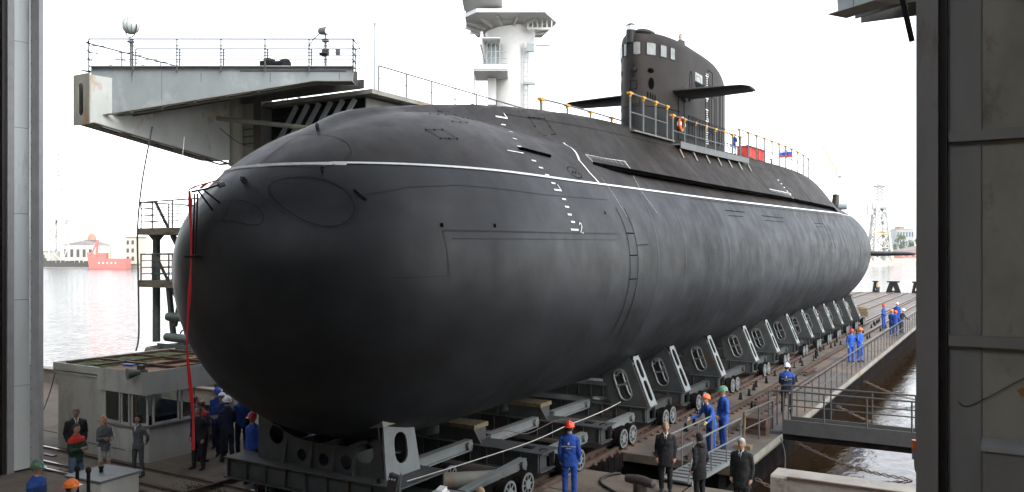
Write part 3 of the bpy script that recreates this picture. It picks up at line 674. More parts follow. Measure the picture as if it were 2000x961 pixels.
# door floor tracks and crane rails set in the quay
def rail_mb(a, b, w=.07, h=.09, z=0.0):
    m = MB(); a, b = Vector(a), Vector(b); m.mi = 0; m.bar(a + Vector((0, 0, z + .008)), b + Vector((0, 0, z + .008)), w * 1.9, .016); m.bar(a + Vector((0, 0, z + .016 + (h - .04) / 2)), b + Vector((0, 0, z + .016 + (h - .04) / 2)), w * .4, h - .04)
    m.mi = 1; m.bar(a + Vector((0, 0, z + h - .010)), b + Vector((0, 0, z + h - .010)), w, .028); return m
for y0, y1, lab in ((13.45, 13.45, 'rusty floor rail nearest the doorway, in front of the grey cabin'), (14.45, 14.45, 'second floor rail, passing right in front of the grey cabin'), (13.0, 13.0, 'worn floor rail just inside the left door leaf')):
    m = rail_mb((-37, y0, 0), (-11.0 if y0 < 14 else -10.2, y1, 0), .08, .05); tag(m.build('floor_rail', [M['rail'], M['railtop']]), lab, 'rail', 'floor rails across the doorway')
mb = MB(); mb.bx(-26.4, -24, 13.9, 14.05, .0, .03); mb.bx(-27.5, -22.4, 13.15, 13.25, 0, .02); tag(mb.build('floor_strip', M['rail']), 'flat rusty steel strips let into the concrete by the door', 'steel strip')

# ------------------------------------------------------------------ launching pontoon
PX0, PX1, PY0, PY1 = -21.5, -6.4, 23.0, 134.5
pt = thing('launch_pontoon', 'long steel pontoon with a rusty plated deck carrying rails out over the water', 'pontoon', (0, 0, 0))
mb = MB(); mb.bx(PX0, PX1, PY0, PY1, -.25, -.002); mb.build('deck', M['deck'], pt)
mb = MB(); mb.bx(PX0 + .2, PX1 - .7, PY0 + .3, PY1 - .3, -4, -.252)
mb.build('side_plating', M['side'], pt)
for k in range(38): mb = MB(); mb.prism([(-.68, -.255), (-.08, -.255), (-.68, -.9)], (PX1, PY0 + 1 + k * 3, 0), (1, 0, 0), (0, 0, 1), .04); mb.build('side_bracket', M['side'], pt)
mb = MB(); mb.bx(PX1 + .002, PX1 + .05, PY0, PY1, -.14, .04); mb.build('deck_edge', M['grey_r'], pt)
for k in range(20):
    y = 26 + k * 3.1 + R.uniform(-.8, .8); mb = MB()
    mb.box((R.uniform(-9.7, -6.9), y, .004 + .001 * (k % 4)), (R.uniform(.5, 1.0), R.uniform(.6, 1.8), .008), rz=R.uniform(-.06, .06)); mb.build('doubler_plate', M['deck'], pt)
def ship_rail(x, y0, y1, lab, stuff=True, w=.09, h=.13):
    m = rail_mb((x, y0, 0), (x, y1, 0), w, h); o = tag(m.build('launch_rail', [M['rail'], M['railtop']]), lab, 'rail', 'launching rails on the pontoon')
    c = MB(); y = max(y0, 20.9) + .3
    while y < min(y1, 75):
        for sx in (-1, 1): c.box((x + sx * .14, y, .022), (.11, .12, .04)); c.box((x + sx * .12, y, .055), (.04, .06, .05))
        y += .55
    t = c.build('rail_clips', M['rail'], o); t['kind'] = 'stuff'; return o
ship_rail(-10.12, 11.5, 133, 'rusty launching rail carrying the near side wheels of the cradles')
ship_rail(-10.5, 11.5, 133, 'launching rail just inboard of the near side cradle wheels')
ship_rail(-8.9, 23.1, 133, 'clear launching rail running beside the cradle wheels on the open deck')
ship_rail(-7.95, 23.1, 133, 'outermost launching rail, closest to the deck edge handrail')
ship_rail(-17.3, 11.5, 133, 'launching rail under the far side of the submarine')
ship_rail(-18.8, 23.1, 133, 'outer launching rail beyond the far side of the submarine')
ship_rail(-14.4, 11.5, 133, 'centre launching rail hidden beneath the keel')
ship_rail(-12.6, 80, 133, 'launching rail in the open aft of the stern')
bm_ = MB(); bm_.bx(-10.75, -9.9, 20.3, 23.4, -.45, -.004)
for k in range(6): bm_.bx(-9.98, -9.88, 20.75 + k * .4, 20.83 + k * .4, -1.2, -.02)
tag(bm_.build('bridging_girder', M['side']), 'rusty ribbed girder carrying the near rails across the gap to the pontoon', 'girder')
tag(MB().bx(-17.7, -16.9, 20.3, 23.4, -.45, -.004).build('bridging_girder', M['side']), 'girder carrying the far rail across the gap under the submarine', 'girder')
tag(MB().bx(-14.8, -14.0, 20.3, 23.4, -.45, -.004).build('bridging_girder', M['side']), 'girder carrying the centre rail across the gap under the keel', 'girder')
mb = MB()
for k in range(7): mb.bx(-19 + k * 1.5, -18.9 + k * 1.5, 20.6, 23.1, -3, -.5)
# brackets standing on the deck
proto = None
for k in range(46):
    y = 27 + k * 1.15 + R.uniform(-.3, .3); x = R.choice((-9.55, -9.3, -9.7, -8.4)) + R.uniform(-.08, .08)
    if proto is None:
        proto = thing('deck_bracket', '', 'bracket', (x, y, 0), 0, 'small steel brackets standing between the launching rails')
        mb = MB(); mb.box((0, 0, .012), (.16, .16, .02)); mb.build('foot', M['side'], proto); mb = MB(); mb.prism([(-.07, 0), (.07, 0), (.03, .24), (-.04, .26)], (0, 0, .022), (1, 0, 0), (0, 0, 1), .04); mb.build('upright', M['black'], proto); o = proto
    else: o = copy_tree(proto); o.location = (x, y, 0); o.rotation_euler = (0, 0, R.uniform(0, 6))
    o['label'] = 'small dark steel bracket standing on the pontoon deck between the rails'
for i, (x, y, L_, a, lab) in enumerate(((-8.35, 33.2, 1.5, 1.45, 'rusty steel beam offcut on deck nearest the man in the navy jacket'), (-8.3, 36.0, 1.6, 1.5, 'rusty beam offcut on deck, first of two side by side'), (-8.05, 36.6, 1.6, 1.5, 'rusty beam offcut on deck, second of two side by side'), (-8.4, 42.6, 1.8, 1.5, 'rusty beam offcut further along the deck towards the two blue workers'))):
    m = MB(); U = Vector((math.cos(a), math.sin(a), 0)); m.bar(-U * L_ / 2 + Vector((0, 0, .03)), U * L_ / 2 + Vector((0, 0, .03)), .2, .02); m.bar(-U * L_ / 2 + Vector((0, 0, .1)), U * L_ / 2 + Vector((0, 0, .1)), .02, .14); m.bar(-U * L_ / 2 + Vector((0, 0, .18)), U * L_ / 2 + Vector((0, 0, .18)), .2, .02)
    tag(m.build('steel_offcut', M['rustbeam'], loc=(x, y, .004)), lab, 'steel beam', 'beam offcuts lying on the deck')
mb = MB()
for k in range(6): mb.bx(-.35 + .03 * (k % 2), .35, -.45 + .03 * (k % 3), .45, .09 * k, .09 * k + .075)
tag(mb.build('timber_stack', M['rustbeam'], loc=(-7.15, 27.9, 0)), 'low stack of rusty planks on the deck by the gangway', 'plank stack')
for k in range(26):
    pass
# trestles at the end of the pontoon
tp = None
for i, (x, y, wd, lab) in enumerate(((-17.0, 134, .9, 'leaning dark trestle at the pontoon end, next to the man in pale clothes'), (-14.6, 134, 2.0, 'broad black trestle at the pontoon end, left of the narrow one'), (-11.6, 134, 1.1, 'narrow black trestle topped by a bollard at the pontoon end'), (-9.3, 134, 1.9, 'black trestle at the pontoon end half hidden by the door jamb'))):
    t = thing('end_trestle', lab, 'trestle', (x, y, 0), 0, 'black trestles at the pontoon end')
    m = MB(); m.prism([(-wd / 2, 0), (wd / 2, 0), (wd * .25, 1.5), (-wd * .25, 1.5)], (0, 0, 0), (1, 0, 0), (0, 0, 1), .9, holes=[[(-.12 * wd, .3), (.12 * wd, .3), (0, 1.0)]]); m.build('trestle_body', M['black'], t)
    m = MB(); m.bx(-wd * .42, wd * .42, -.5, .5, 1.502, 1.68); m.build('top_plate', M['black'], t)
for i, (x, y) in enumerate(((-21.3, 128), (-20.0, 128.5))):
    tag(MB().bx(-.35, .35, -.3, .3, 0, 1.3).bx(-.5, .5, -.4, .4, 1.302, 1.45).build('mooring_post', M['grey_r'], loc=(x, y, 0)), ['rusty square mooring post aft of the stern, left one', 'rusty square mooring post aft of the stern, right one'][i], 'post')
mb = MB()
for k in range(5): mb.bx(-.7, .7, -.9 + k * .4, -.6 + k * .4, 0, .35)
tag(mb.build('timber_blocks', M['wood'], loc=(-13.6, 92, 0)), 'row of pale timber blocks on the deck behind the stern', 'timber blocks')
tag(MB().box((0, 0, .2), (1.8, .5, .4)).box((.2, .1, .55), (1.2, .4, .28)).build('timber_baulk', M['wood'], loc=(-12.2, 84, 0)), 'pale timber baulk beside the last cradle', 'timber')

# handrails
def railing(name, label, pts, h, posts, nr, m, r=.024, group=None, pr=None, cat='railing', cap=None, loc=(0, 0, 0)):
    t = thing(name, label, cat, loc, 0, group); P = [Vector(p) for p in pts]; seg = [(b - a).length for a, b in zip(P, P[1:])]; tot = sum(seg)
    def pos(s):
        for a, b, l in zip(P, P[1:], seg):
            if s <= l + 1e-6: return a + (b - a) * (s / l)
            s -= l
        return P[-1].copy()
    k = max(1, round(tot / posts)); p0 = None
    for i in range(k + 1):
        p = pos(tot * i / k)
        if p0 is None: mb = MB(); mb.cyl((0, 0, 0), (0, 0, h), pr or r, n=8); p0 = mb.build('post', m, t); me = p0.data; p0.location = p
        else: o = bpy.data.objects.new('post', me); COL.objects.link(o); o.parent = t; o.location = p
        if cap:
            if i == 0: mb = MB(); mb.cyl((0, 0, h - .14), (0, 0, h + .0), .06, n=8); mb.box((0, 0, h - .01), (.15, .30, .08)); c0 = mb.build('coupler', cap, t); c0.location = p; cme = c0.data
            else: o = bpy.data.objects.new('coupler', cme); COL.objects.link(o); o.parent = t; o.location = p
    for j in range(nr):
        z = h * (1 - j / nr) if nr > 1 else h; mb = MB(); mb.tube([p + Vector((0, 0, z)) for p in P], r if j == 0 else r * .75, 8); mb.build('top_rail' if j == 0 else 'lower_rail', m, t)
    return t
railing('deck_handrail', 'long grey handrail along the outer edge of the pontoon deck', [(-6.55, 29.6, 0), (-6.55, 52, 0), (-6.52, 78, 0), (-6.5, 112, 0)], 1.08, 1.35, 2, M['galv'], .03, pr=.022)
railing('deck_handrail', 'short handrail on the pontoon between the ramp and the gangway', [(-7.0, 25.6, 0), (-6.75, 28.2, 0)], 1.05, 1.4, 2, M['galv'], .03)
mb = MB(); mb.bar((-6.95, 25.4, .05), (-6.95, 25.55, 1.0), .05, .05); mb.bx(-7.2, -6.7, 25.2, 25.5, .0, .12)
tag(mb.build('handrail_prop', M['wood']), 'leaning wooden prop at the foot of the short handrail', 'prop')
# side gangway
gw = thing('side_gangway', 'grey footbridge with double railings from the pontoon to the right', 'gangway', (0, 0, 0))
g0, g1 = Vector((-6.35, 27.9, 0)), Vector((6, 27.9, 0))
mb = MB(); mb.bx(g0.x, g1.x, 27.9, 29.0, .16, .22); mb.build('walkway_deck', M['deck'], gw)
mb = MB(); mb.bx(g0.x, g1.x, 27.82, 27.88, .06, .52); mb.bx(g0.x, g1.x, 29.02, 29.08, .06, .42); mb.build('toe_board', M['galv'], gw)
mb = MB(); mb.bx(g0.x, g1.x, 27.89, 28.05, -.14, .058); mb.bx(g0.x, g1.x, 28.85, 29.01, -.14, .058); mb.build('side_beam', M['side'], gw)
for y in (27.85, 29.05):
    for x in [g0.x + .02 + k * 1.27 for k in range(9)]: mb = MB(); mb.cyl((x, y, .3), (x, y, 1.45), .028, n=8); mb.build('post', M['galv'], gw)
    for z in (1.45, .98): mb = MB(); mb.tube([(g0.x - (.25 if z > 1 else 0), y, z), (g1.x, y, z)], .028 if z > 1 else .022, 8); mb.build('rail', M['galv'], gw)
mb = MB(); mb.tube([(g0.x - .1, 27.85, 1.45), (g0.x - .45, 27.85, 1.4), (g0.x - .45, 27.85, 0)], .028, 8); mb.tube([(g0.x - .45, 29.05, 0), (g0.x - .45, 29.05, 1.4), (g0.x - .1, 29.05, 1.45)], .028, 8); mb.build('end_hoop', M['galv'], gw)
mb = MB(); mb.bx(-6.9, -6.36, 27.9, 28.9, 0, .1); mb.build('step', M['galv'], gw)
# boarding ramp
rp = thing('boarding_ramp', 'small metal ramp with bright handrails from the quay onto the pontoon', 'ramp', (0, 0, 0))
a, b = Vector((-7.35, 20.5, .10)), Vector((-7.0, 24.1, .16))
mb = MB(); mb.bar(a, b, .78, .05); mb.build('ramp_deck', M['steel_l'], rp)
mb = MB()
for k in range(1, 12): p = a.lerp(b, k / 12); mb.box(p + Vector((0, 0, .035)), (.7, .04, .02))
mb.build('tread_bars', M['galv'], rp)
for sx in (-.41, .41):
    m = MB(); m.bar(a + Vector((sx, 0, -.03)), b + Vector((sx, 0, -.03)), .03, .12); m.build('side_channel', M['steel_l'], rp)
    for k in range(4): p = a.lerp(b, .06 + k * .29) + Vector((sx, 0, 0)); m = MB(); m.cyl(p, p + Vector((0, 0, 1.05)), .022, n=8); m.build('post', M['galv_l'], rp)
    for z in (1.05, .55): m = MB(); p, q = a.lerp(b, .06) + Vector((sx, 0, z)), a.lerp(b, .93) + Vector((sx, 0, z)); m.tube([p, q], .024, 8); m.build('rail', M['galv_l'], rp)
m = MB(); m.tube([a + Vector((.41, -.25, .03)), a + Vector((.41, .2, 1.05))], .022, 8); m.build('rail', M['galv_l'], rp)
# parapet and small quay furniture
mb = MB(); mb.prism([(0, 0), (.85, 0), (.85, .5), (.8, .55), (.05, .55), (0, .5)], (2, 20.65, 0), (0, 1, 0), (0, 0, 1), 14.0); o = tag(mb.build('quay_parapet', M['concrete2']), 'thick concrete parapet at the quay edge right of the ramp', 'parapet')
mb = MB(); mb.bx(-4.6, 6, 20.62, 20.70, .5, .56); mb.build('edge_angle', M['rail'], o)
mb = MB(); mb.bx(-100, -19.8, 21.7, 22.2, 0, .62); o = tag(mb.build('quay_kerb_wall', M['concrete2']), 'low pale concrete kerb wall along the left waterfront', 'kerb wall'); mb = MB(); mb.bx(-100, -19.8, 21.66, 21.72, .55, .64); mb.build('edge_angle', M['rail'], o)
bo = thing('mooring_bollard', 'brown T-shaped mooring bollard on the quay in the bottom foreground', 'bollard', (-7.75, 19.05, 0), -.25)
mb = MB(); mb.cyl((0, 0, 0), (0, 0, .05), .3, n=24); mb.cyl((0, 0, .05), (0, 0, .34), .17, n=24); mb.build('bollard_base', M['bollard'], bo, smooth=True)
mb = MB(); mb.tube([(-.44, 0, .38), (-.40, 0, .38), (-.1, 0, .40), (.1, 0, .40), (.40, 0, .38), (.44, 0, .38)], [.05, .1, .125, .125, .1, .05], 16); mb.build('bollard_head', M['bollard'], bo, smooth=True)
mb = MB(); mb.tube([(-9.0, 20.9, -.2), (-9.0, 20.6, .05), (-9.2, 20.1, .04), (-9.0, 19.5, .04), (-8.3, 18.9, .04)], .035, 8); tag(mb.build('hose', M['cable']), 'black hose looping over the quay edge by the bollard', 'hose')
mb = MB(); mb.tube([(-6.3, 19.0, .03), (-5.9, 19.4, .03), (-5.2, 19.7, .03), (-4.4, 19.5, .03), (-3.9, 19.2, .03)], .03, 8); tag(mb.build('hose', M['rail']), 'rusty brown hose lying on the quay behind the grey-haired man', 'hose')
mb = MB(); mb.tube([(-6.4, 27.6, .1), (-6.2, 27.5, -.5), (-6.15, 27.2, -1.2), (-6.2, 26.9, WZ - .2)], .02, 6); tag(mb.build('hose', M['galv']), 'thin grey hose hanging from the pontoon edge into the water', 'hose')
for i, (y0, y1, dx) in enumerate(((24.6, 27.2, 2.7), (30.0, 33.2, 3.4), (38.0, 41.5, 3.0), (46.0, 50.5, 3.2))):
    m = MB(); n = 26
    for k in range(n):
        u = k / (n - 1); c = Vector((-6.3 + dx * u, y0 + (y1 - y0) * u * .25, -.7 - .95 * u - .5 * math.sin(math.pi * u) * .4)); d = Vector((dx, (y1 - y0) * .25, -1)).normalized()
        sdv = d.cross(Vector((0, 0, 1))).normalized() if k % 2 else Vector((0, 0, 1)); L_ = dx / n * .85
        m.tube([c - d * L_ + sdv * .03, c - d * L_ * .3 + sdv * .045, c + d * L_ * .3 + sdv * .045, c + d * L_ + sdv * .03, c + d * L_ - sdv * .03, c - d * L_ - sdv * .03, c - d * L_ + sdv * .03], .016, 5)
    tag(m.build('mooring_chain', M['rail']), ['mooring chain dropping into the water in front of the side gangway', 'mooring chain seen through the gangway railings', 'mooring chain from the pontoon side beyond the gangway', 'farthest mooring chain slanting to the water beside the door jamb'][i], 'chain', 'mooring chains of the pontoon')

# ------------------------------------------------------------------ cradles
def wheel(parent, x, y, r=.33, face=1):
    m = MB(); m.cyl((x - .09, y, r), (x + .09, y, r), r, n=28); m.cyl((x + face * .09, y, r), (x + face * .115, y, r), r * .93, n=28); w_ = m.build('wheel', M['side'], parent, smooth=True)
    m = MB(); o, U, V = (x + face * .125, y, r), (0, 1, 0), (0, 0, 1)
    m.prism(circ(0, 0, r * .86, 28), o, U, V, .02, holes=[circ(0, 0, r * .70, 28)]); m.build('rim', M['steel_l'], w_)
    m = MB(); m.prism(circ(0, 0, r * .36, 20), o, U, V, .035)
    for k in range(8): a = math.pi / 4 * k; m.bar((x + face * .12, y + r * .33 * math.cos(a), r + r * .33 * math.sin(a)), (x + face * .12, y + r * .72 * math.cos(a), r + r * .72 * math.sin(a)), .035, .02, up=(1, 0, 0))
    m.build('hub', M['steel_l'], w_); return w_
def trolley(arm=True, name='support_cradle'):
    t = thing(name, '', 'cradle', (0, 0, 0))
    m = MB(); m.bx(-3.55, 3.55, -.46, .46, .80, .835); m.build('top_plate', M['steel'], t)
    m = MB(); m.bx(-3.45, 3.45, -.40, -.37, .36, .80); m.bx(-3.45, 3.45, .37, .40, .36, .80); m.bx(-3.5, 3.5, -.45, .45, .33, .36)
    for k in range(14): x = -3.4 + k * .523; m.bx(x, x + .02, -.455, -.402, .362, .798); m.bx(x, x + .02, .402, .455, .362, .798)
    m.bx(3.3, 3.32, -.37, .37, .36, .8); m.bx(-3.32, -3.3, -.37, .37, .36, .8); m.build('cross_beam', M['steel'], t)
    for sx in (-1, 1):
        if arm:
            m = MB(); prof_ = [(2.15, .837), (3.5, .837), (2.84, 2.46), (2.70, 2.46), (1.82, 1.86), (1.98, 1.42)]
            hole = stadium(2.58, 1.52, .44, 1.06, rot=.36)
            for y in (-.36, .36): m.prism([(sx * a, b) for a, b in prof_], (0, y, 0), (1, 0, 0), (0, 0, 1), .03, holes=[[(sx * a, b) for a, b in hole]])
            m.bx(sx * 2.13, sx * 2.16, -.34, .34, .84, 1.4)
            for k in range(5): a, b = 1.82 + (2.70 - 1.82) * k / 4, 1.86 + .60 * k / 4; m.prism([(sx * a, b - .02), (sx * (a + .12), b - .30), (sx * (a + .02), b - .32)], (0, 0, 0), (1, 0, 0), (0, 0, 1), .68)
            arm_ = m.build('side_arm', M['steel'], t)
            for y in (-.36, .36):
                m = MB(); o3 = stadium(2.58, 1.52, .49, 1.11, rot=.36); h3 = stadium(2.58, 1.52, .42, 1.04, rot=.36)
                m.prism([(sx * a, b) for a, b in o3], (0, y, 0), (1, 0, 0), (0, 0, 1), .09, holes=[[(sx * a, b) for a, b in h3]])
                m.bar((sx * 2.38, y, 1.48), (sx * 2.78, y, 1.57), .05, .05); m.build('opening_rim', M['steel_l'], arm_)
            # inclined outer face plate with slot
            U = Vector((0, 1, 0)); V = Vector((sx * (2.84 - 3.5), 0, 2.46 - .84)).normalized(); Lf = math.hypot(.66, 1.62)
            m = MB(); m.prism([(-.31, 0), (.31, 0), (.27, Lf), (-.27, Lf)], (sx * 3.53, 0, .84), U, V, .035, holes=[stadium(0, Lf * .30, .30, Lf * .42), stadium(0, Lf * .74, .30, Lf * .38)]); m.build('face_plate', M['steel_l'], arm_)
            m = MB(); c = Vector((sx * 2.26, 0, 2.22)); d = Vector((sx * .88, 0, .60)).normalized(); m.bar(c - d * .62, c + d * .66, .84, .05, up=(-.64 * sx, 0, .88)); m.build('bearing_plate', M['steel'], arm_)
            m = MB(); c2 = c + Vector((-.05 * sx, 0, .06)); m.bar(c2 - d * .60, c2 + d * .62, .78, .06, up=(-.64 * sx, 0, .88)); m.build('rubber_pad', M['rubber'], arm_)
            m = MB(); c3 = Vector((sx * 2.84, 0, 2.43))
            for y in (-.34, .34): m.bar(c3 + Vector((-.12, y, 0)), c3 + Vector((.1, y, -.02)), .05, .12); m.tube([c3 + Vector((.05 * sx, y, -.03)), c3 + Vector((.12 * sx, y, -.08)), c3 + Vector((.06 * sx, y, -.14))], .02, 6)
            m.build('clamp', M['black'], arm_)
        else:
            m = MB(); m.bx(sx * .2, sx * 1.35, -.3, .3, .837, 1.2); m.prism([(sx * 1.35, .837), (sx * 1.6, .837), (sx * 1.36, 1.2)], (0, -.3, 0), (1, 0, 0), (0, 0, 1), .03); m.build('keel_block', M['steel'], t); m = MB(); m.bx(sx * .15, sx * 1.4, -.35, .35, 1.202, 1.32); m.build('timber_pad', M['wood'], t)
            m = MB(); m.box((sx * 2.9, 0, .852), (.28, .2, .03)); m.tube([(sx * 3.3, -.2, .86), (sx * 3.42, -.1, .9), (sx * 3.45, .1, .75), (sx * 3.38, .2, .6)], .02, 6); m.build('fitting', M['black'], t)
        wheel(t, sx * 3.60, .36 + .3, .33, sx); wheel(t, sx * 3.60, 1.36, .33, sx)
        m = MB(); m.bx(sx * 3.2, sx * 3.45, .4, 1.65, .25, .5); m.bx(sx * 3.25, sx * 3.4, .2, .6, .3, .62); m.build('bogie_frame', M['side'], t)
    return t
Yb = [19.0, 22.7]; Ya = [26.3, 29.8, 34.3, 39.7, 43.9, 48.6, 52.6, 56.1, 59.6, 63.3, 67.3, 71.3]
ORD = ['first', 'second', 'third', 'fourth', 'fifth', 'sixth', 'seventh', 'eighth', 'ninth', 'tenth', 'eleventh', 'twelfth']
low = trolley(False, 'low_cradle')
for i, y in enumerate(Yb):
    o = low if i == 0 else copy_tree(low); o.location = (-13.75, y, 0); o['group'] = 'low cradles without arms under the bow'
    o['label'] = ['low flat cradle without arms, between the bow saddle and the next flat one', 'low flat cradle without arms, just before the first tall-armed cradle'][i]
ac = trolley(True)
for i, y in enumerate(Ya):
    o = ac if i == 0 else copy_tree(ac); o.location = (-13.75, y, 0); o['group'] = 'armed cradles along the submarine'
    o['label'] = 'grey cradle with slotted slanting arms, %s of the armed row counted from the bow' % ORD[i]
# bow saddle
sd_ = thing('bow_saddle', 'massive dark saddle cradle under the bow with a pale pierced end plate', 'cradle', (0, 0, 0))
ys = (14.45, 15.6)
def botz(x, y):
    best = 9
    for k in range(60):
        ph = -math.pi / 2 * k / 60; hx, hz = hull(y, ph)
        if abs(hx - abs(x - XC)) < .12: best = min(best, hz)
    return best if best < 9 else 3.2
xsad = [-15.95 + k * .2 for k in range(20)]
m = MB()
for y in ys:
    top = [(x, min(2.25, botz(x, 14.9) - .10)) for x in xsad]
    holes = [circ(-15.35, 1.55, .24), circ(-14.5, 1.15, .15), circ(-13.8, 1.12, .15), circ(-13.1, 1.15, .17), circ(-12.55, 1.45, .27)]
    m.prism([(-15.95, .9)] + top + [(-12.15, 2.08), (-11.95, .9)], (0, y, 0), (1, 0, 0), (0, 0, 1), .04, holes=holes)
m.build('saddle_web', M['steel'], sd_)
for x in (-15.0, -14.15, -13.45, -12.8): m = MB(); m.prism([(ys[0] - .15, .9), (ys[0] - .02, .9), (ys[0] - .02, 1.55)], (x, 0, 0), (0, 1, 0), (0, 0, 1), .04); m.bx(x - .02, x + .02, ys[0] + .0, ys[1] - .02, .9, 1.4); m.build('stiffener', M['steel'], sd_)
m = MB(); m.bx(-16.0, -15.94, ys[0], ys[1], .9, 2.2); m.build('side_plate', M['steel'], sd_)
m = MB(); U = Vector((0, 1, 0)); V = Vector((-.16, 0, 1.18)).normalized(); m.prism([(-.62, 0), (.62, 0), (.54, 1.2), (-.54, 1.2)], (-11.9, 15.02, .9), U, V, .05, holes=[stadium(0, .62, .46, .72)]); m.build('end_plate', M['steel_l'], sd_)
m = MB(); m.box((-12.25, 15.02, 2.12), (.75, 1.5, .14), ry=-.2); m.build('cap_plate', M['grey_r'], sd_)
m = MB(); m.box((-12.27, 15.02, 2.215), (.72, 1.45, .05), ry=-.2); m.build('wooden_packing', M['wood'], sd_)
m = MB(); m.bx(-16.75, -11.3, 14.15, 14.2, .42, .86); m.bx(-16.75, -11.3, 15.75, 15.8, .42, .86); m.bx(-16.8, -11.25, 14.05, 15.9, .862, .9); m.bx(-16.8, -11.25, 14.05, 15.9, .38, .418)
for k in range(9): x = -16.7 + k * .66; m.bx(x, x + .03, 14.07, 14.148, .42, .86)
m.bx(-16.76, -16.74, 14.2, 15.75, .42, .86); m.build('base_beam', M['steel'], sd_)
m = MB(); m.bx(-11.25, -10.45, 14.3, 15.6, .50, .55); m.bx(-10.5, -10.46, 14.35, 15.55, .15, .5); m.bx(-11.0, -10.97, 14.35, 15.55, .15, .5); m.bx(-11.25, -10.5, 14.32, 14.36, .15, .5); m.build('end_platform', M['steel_l'], sd_)
m = MB(); m.box((-16.4, 14.9, .93), (.2, .2, .06)); m.cyl((-16.05, 14.7, .9), (-16.05, 14.7, .98), .13); m.box((-11.9, 14.2, .95), (.1, .1, .1)); m.build('fitting', M['black'], sd_)
for x in (-15.5, -14.6):
    for y in (14.3, 15.4): wheel(sd_, x, y, .24, 1)
for y in (16.7, 17.55): wheel(sd_, -10.18, y, .33, 1); wheel(sd_, -17.3, y, .33, -1); wheel(sd_, -12.2, y - .4, .33, 1)
for q_ in ((-10.55, -10.35, 15.6, 17.9, .25, .5), (-12.6, -12.4, 15.6, 17.5, .3, .55), (-17.15, -16.95, 15.7, 17.9, .25, .5)): MB().bx(*q_).build('bogie_frame', M['side'], sd_)
for x in (-14.9, -13.5): m = MB(); m.bx(x - .5, x + .5, 14.4, 15.5, .12, .378); m.build('bogie_frame', M['side'], sd_)
# tie bars between cradles
TB = [(-12.45, 15.9, .80, -12.45, 18.55, .82), (-10.75, 15.7, .40, -10.75, 18.5, .55), (-12.45, 19.45, .80, -12.45, 22.2, .80), (-10.8, 19.5, .50, -10.8, 22.2, .52), (-12.45, 23.2, .80, -12.45, 25.8, .8), (-10.8, 23.2, .5, -10.8, 25.8, .5)] + [(-10.8, a + .45, .5, -10.8, b - .45, .5) for a, b in zip(Ya, Ya[1:])]
for i, (x0, y0, z0, x1, y1, z1) in enumerate(TB):
    m = MB(); m.bar((x0, y0, z0), (x1, y1, z1), .05, .26); m.bar((x0, y0, z0 + .13), (x1, y1, z1 + .13), .22, .03); m.bar((x0, y0, z0 - .13), (x1, y1, z1 - .13), .22, .03)
    m.cyl((x0 - .12, y0 + .1, z0), (x0 + .12, y0 + .1, z0), .12, n=16); m.cyl((x1 - .12, y1 - .1, z1), (x1 + .12, y1 - .1, z1), .12, n=16)
    nm = ['upper tie bar from the bow saddle to the first flat cradle', 'lower tie bar beside the bow saddle, above the first pair of wheels', 'upper tie bar between the two flat cradles', 'outer tie bar between the two flat cradles', 'upper tie bar from the second flat cradle to the first armed one', 'outer tie bar from the second flat cradle to the first armed one']
    lab = nm[i] if i < 6 else 'tie bar joining the %s and %s armed cradles from the bow' % (ORD[i - 6], ORD[i - 5])
    tag(m.build('tie_bar', M['steel_l'] if i < 6 else M['steel']), lab, 'tie bar', 'tie bars linking the cradles')
m = MB(); m.cyl((-12.0, 16.4, .38), (-10.9, 17.5, .36), .22, n=20); m.cyl((-10.9, 17.5, .36), (-10.82, 17.58, .36), .27, n=20); tag(m.build('hydraulic_drum', M['grey_r'], smooth=True), 'rusty horizontal cylinder lying between the front tie bars', 'cylinder')
cb = thing('control_box', 'small tilted control box on thin legs at the right end of the bow saddle', 'control box', (-11.35, 14.0, 0))
m = MB(); m.box((0, 0, 1.02), (.26, .1, .40), ry=.25); m.build('case', M['steel'], cb); m = MB()
for k in range(3): m.cyl((-.07 + k * .07, -.052, 1.12), (-.07 + k * .07, -.07, 1.12), .018, n=8)
m.build('buttons', M['white'], cb)
m = MB(); m.tube([(.1, .03, .6), (.16, .05, 1.25)], .02, 6); m.tube([(-.15, .05, .55), (-.1, .05, .9)], .015, 6); m.tube([(-.2, 0, .8), (-.3, .05, .7), (-.25, 0, .56)], .012, 6); m.build('stand', M['galv_l'], cb)
m = MB(); m.box((0, 0, .05), (.3, .26, .1)); m.box((.02, 0, .13), (.18, .2, .08), rx=.3); tag(m.build('white_sack', M['white'], loc=(-10.9, 15.1, .552)), 'small crumpled white parcel on the end platform of the bow saddle', 'parcel')
m = MB(); m.ell((0, 0, .06), (.28, .16, .08)); tag(m.build('white_sack', M['white'], loc=(-12.2, 26.3, .84)), 'small white bag lying on the first armed cradle beam', 'bag')
m = MB(); pts = [(-11.3, 14.4, .98), (-11.0, 16.5, 1.0), (-10.75, 19.0, 1.02), (-10.8, 21, 1.05), (-10.9, 22.7, 1.0), (-11.0, 24.2, .98), (-11.2, 25.8, .95)]; m.tube(pts, .013, 6); tag(m.build('white_cable', M['rope']), 'pale cable strung along the front cradles under the bow', 'cable')
for i, pts in enumerate(([(-10.6, 19.4, .8), (-10.4, 20.2, .6), (-10.35, 20.8, .25), (-10.6, 21.5, .3)], [(-12.3, 18.9, .9), (-12, 19.6, 1.05), (-11.6, 20.2, .9), (-11.5, 21.8, 1.0), (-11.2, 22.7, .9)], [(-10.5, 22.8, .8), (-10.3, 23.4, .5), (-10.5, 24.4, .3)])):
    m = MB(); m.tube(pts, .012, 5); tag(m.build('brown_hose', M['rail']), ['thin brown hose drooping from the first flat cradle', 'thin brown hose lying across the two flat cradles', 'thin brown hose hanging from the second flat cradle'][i], 'hose')

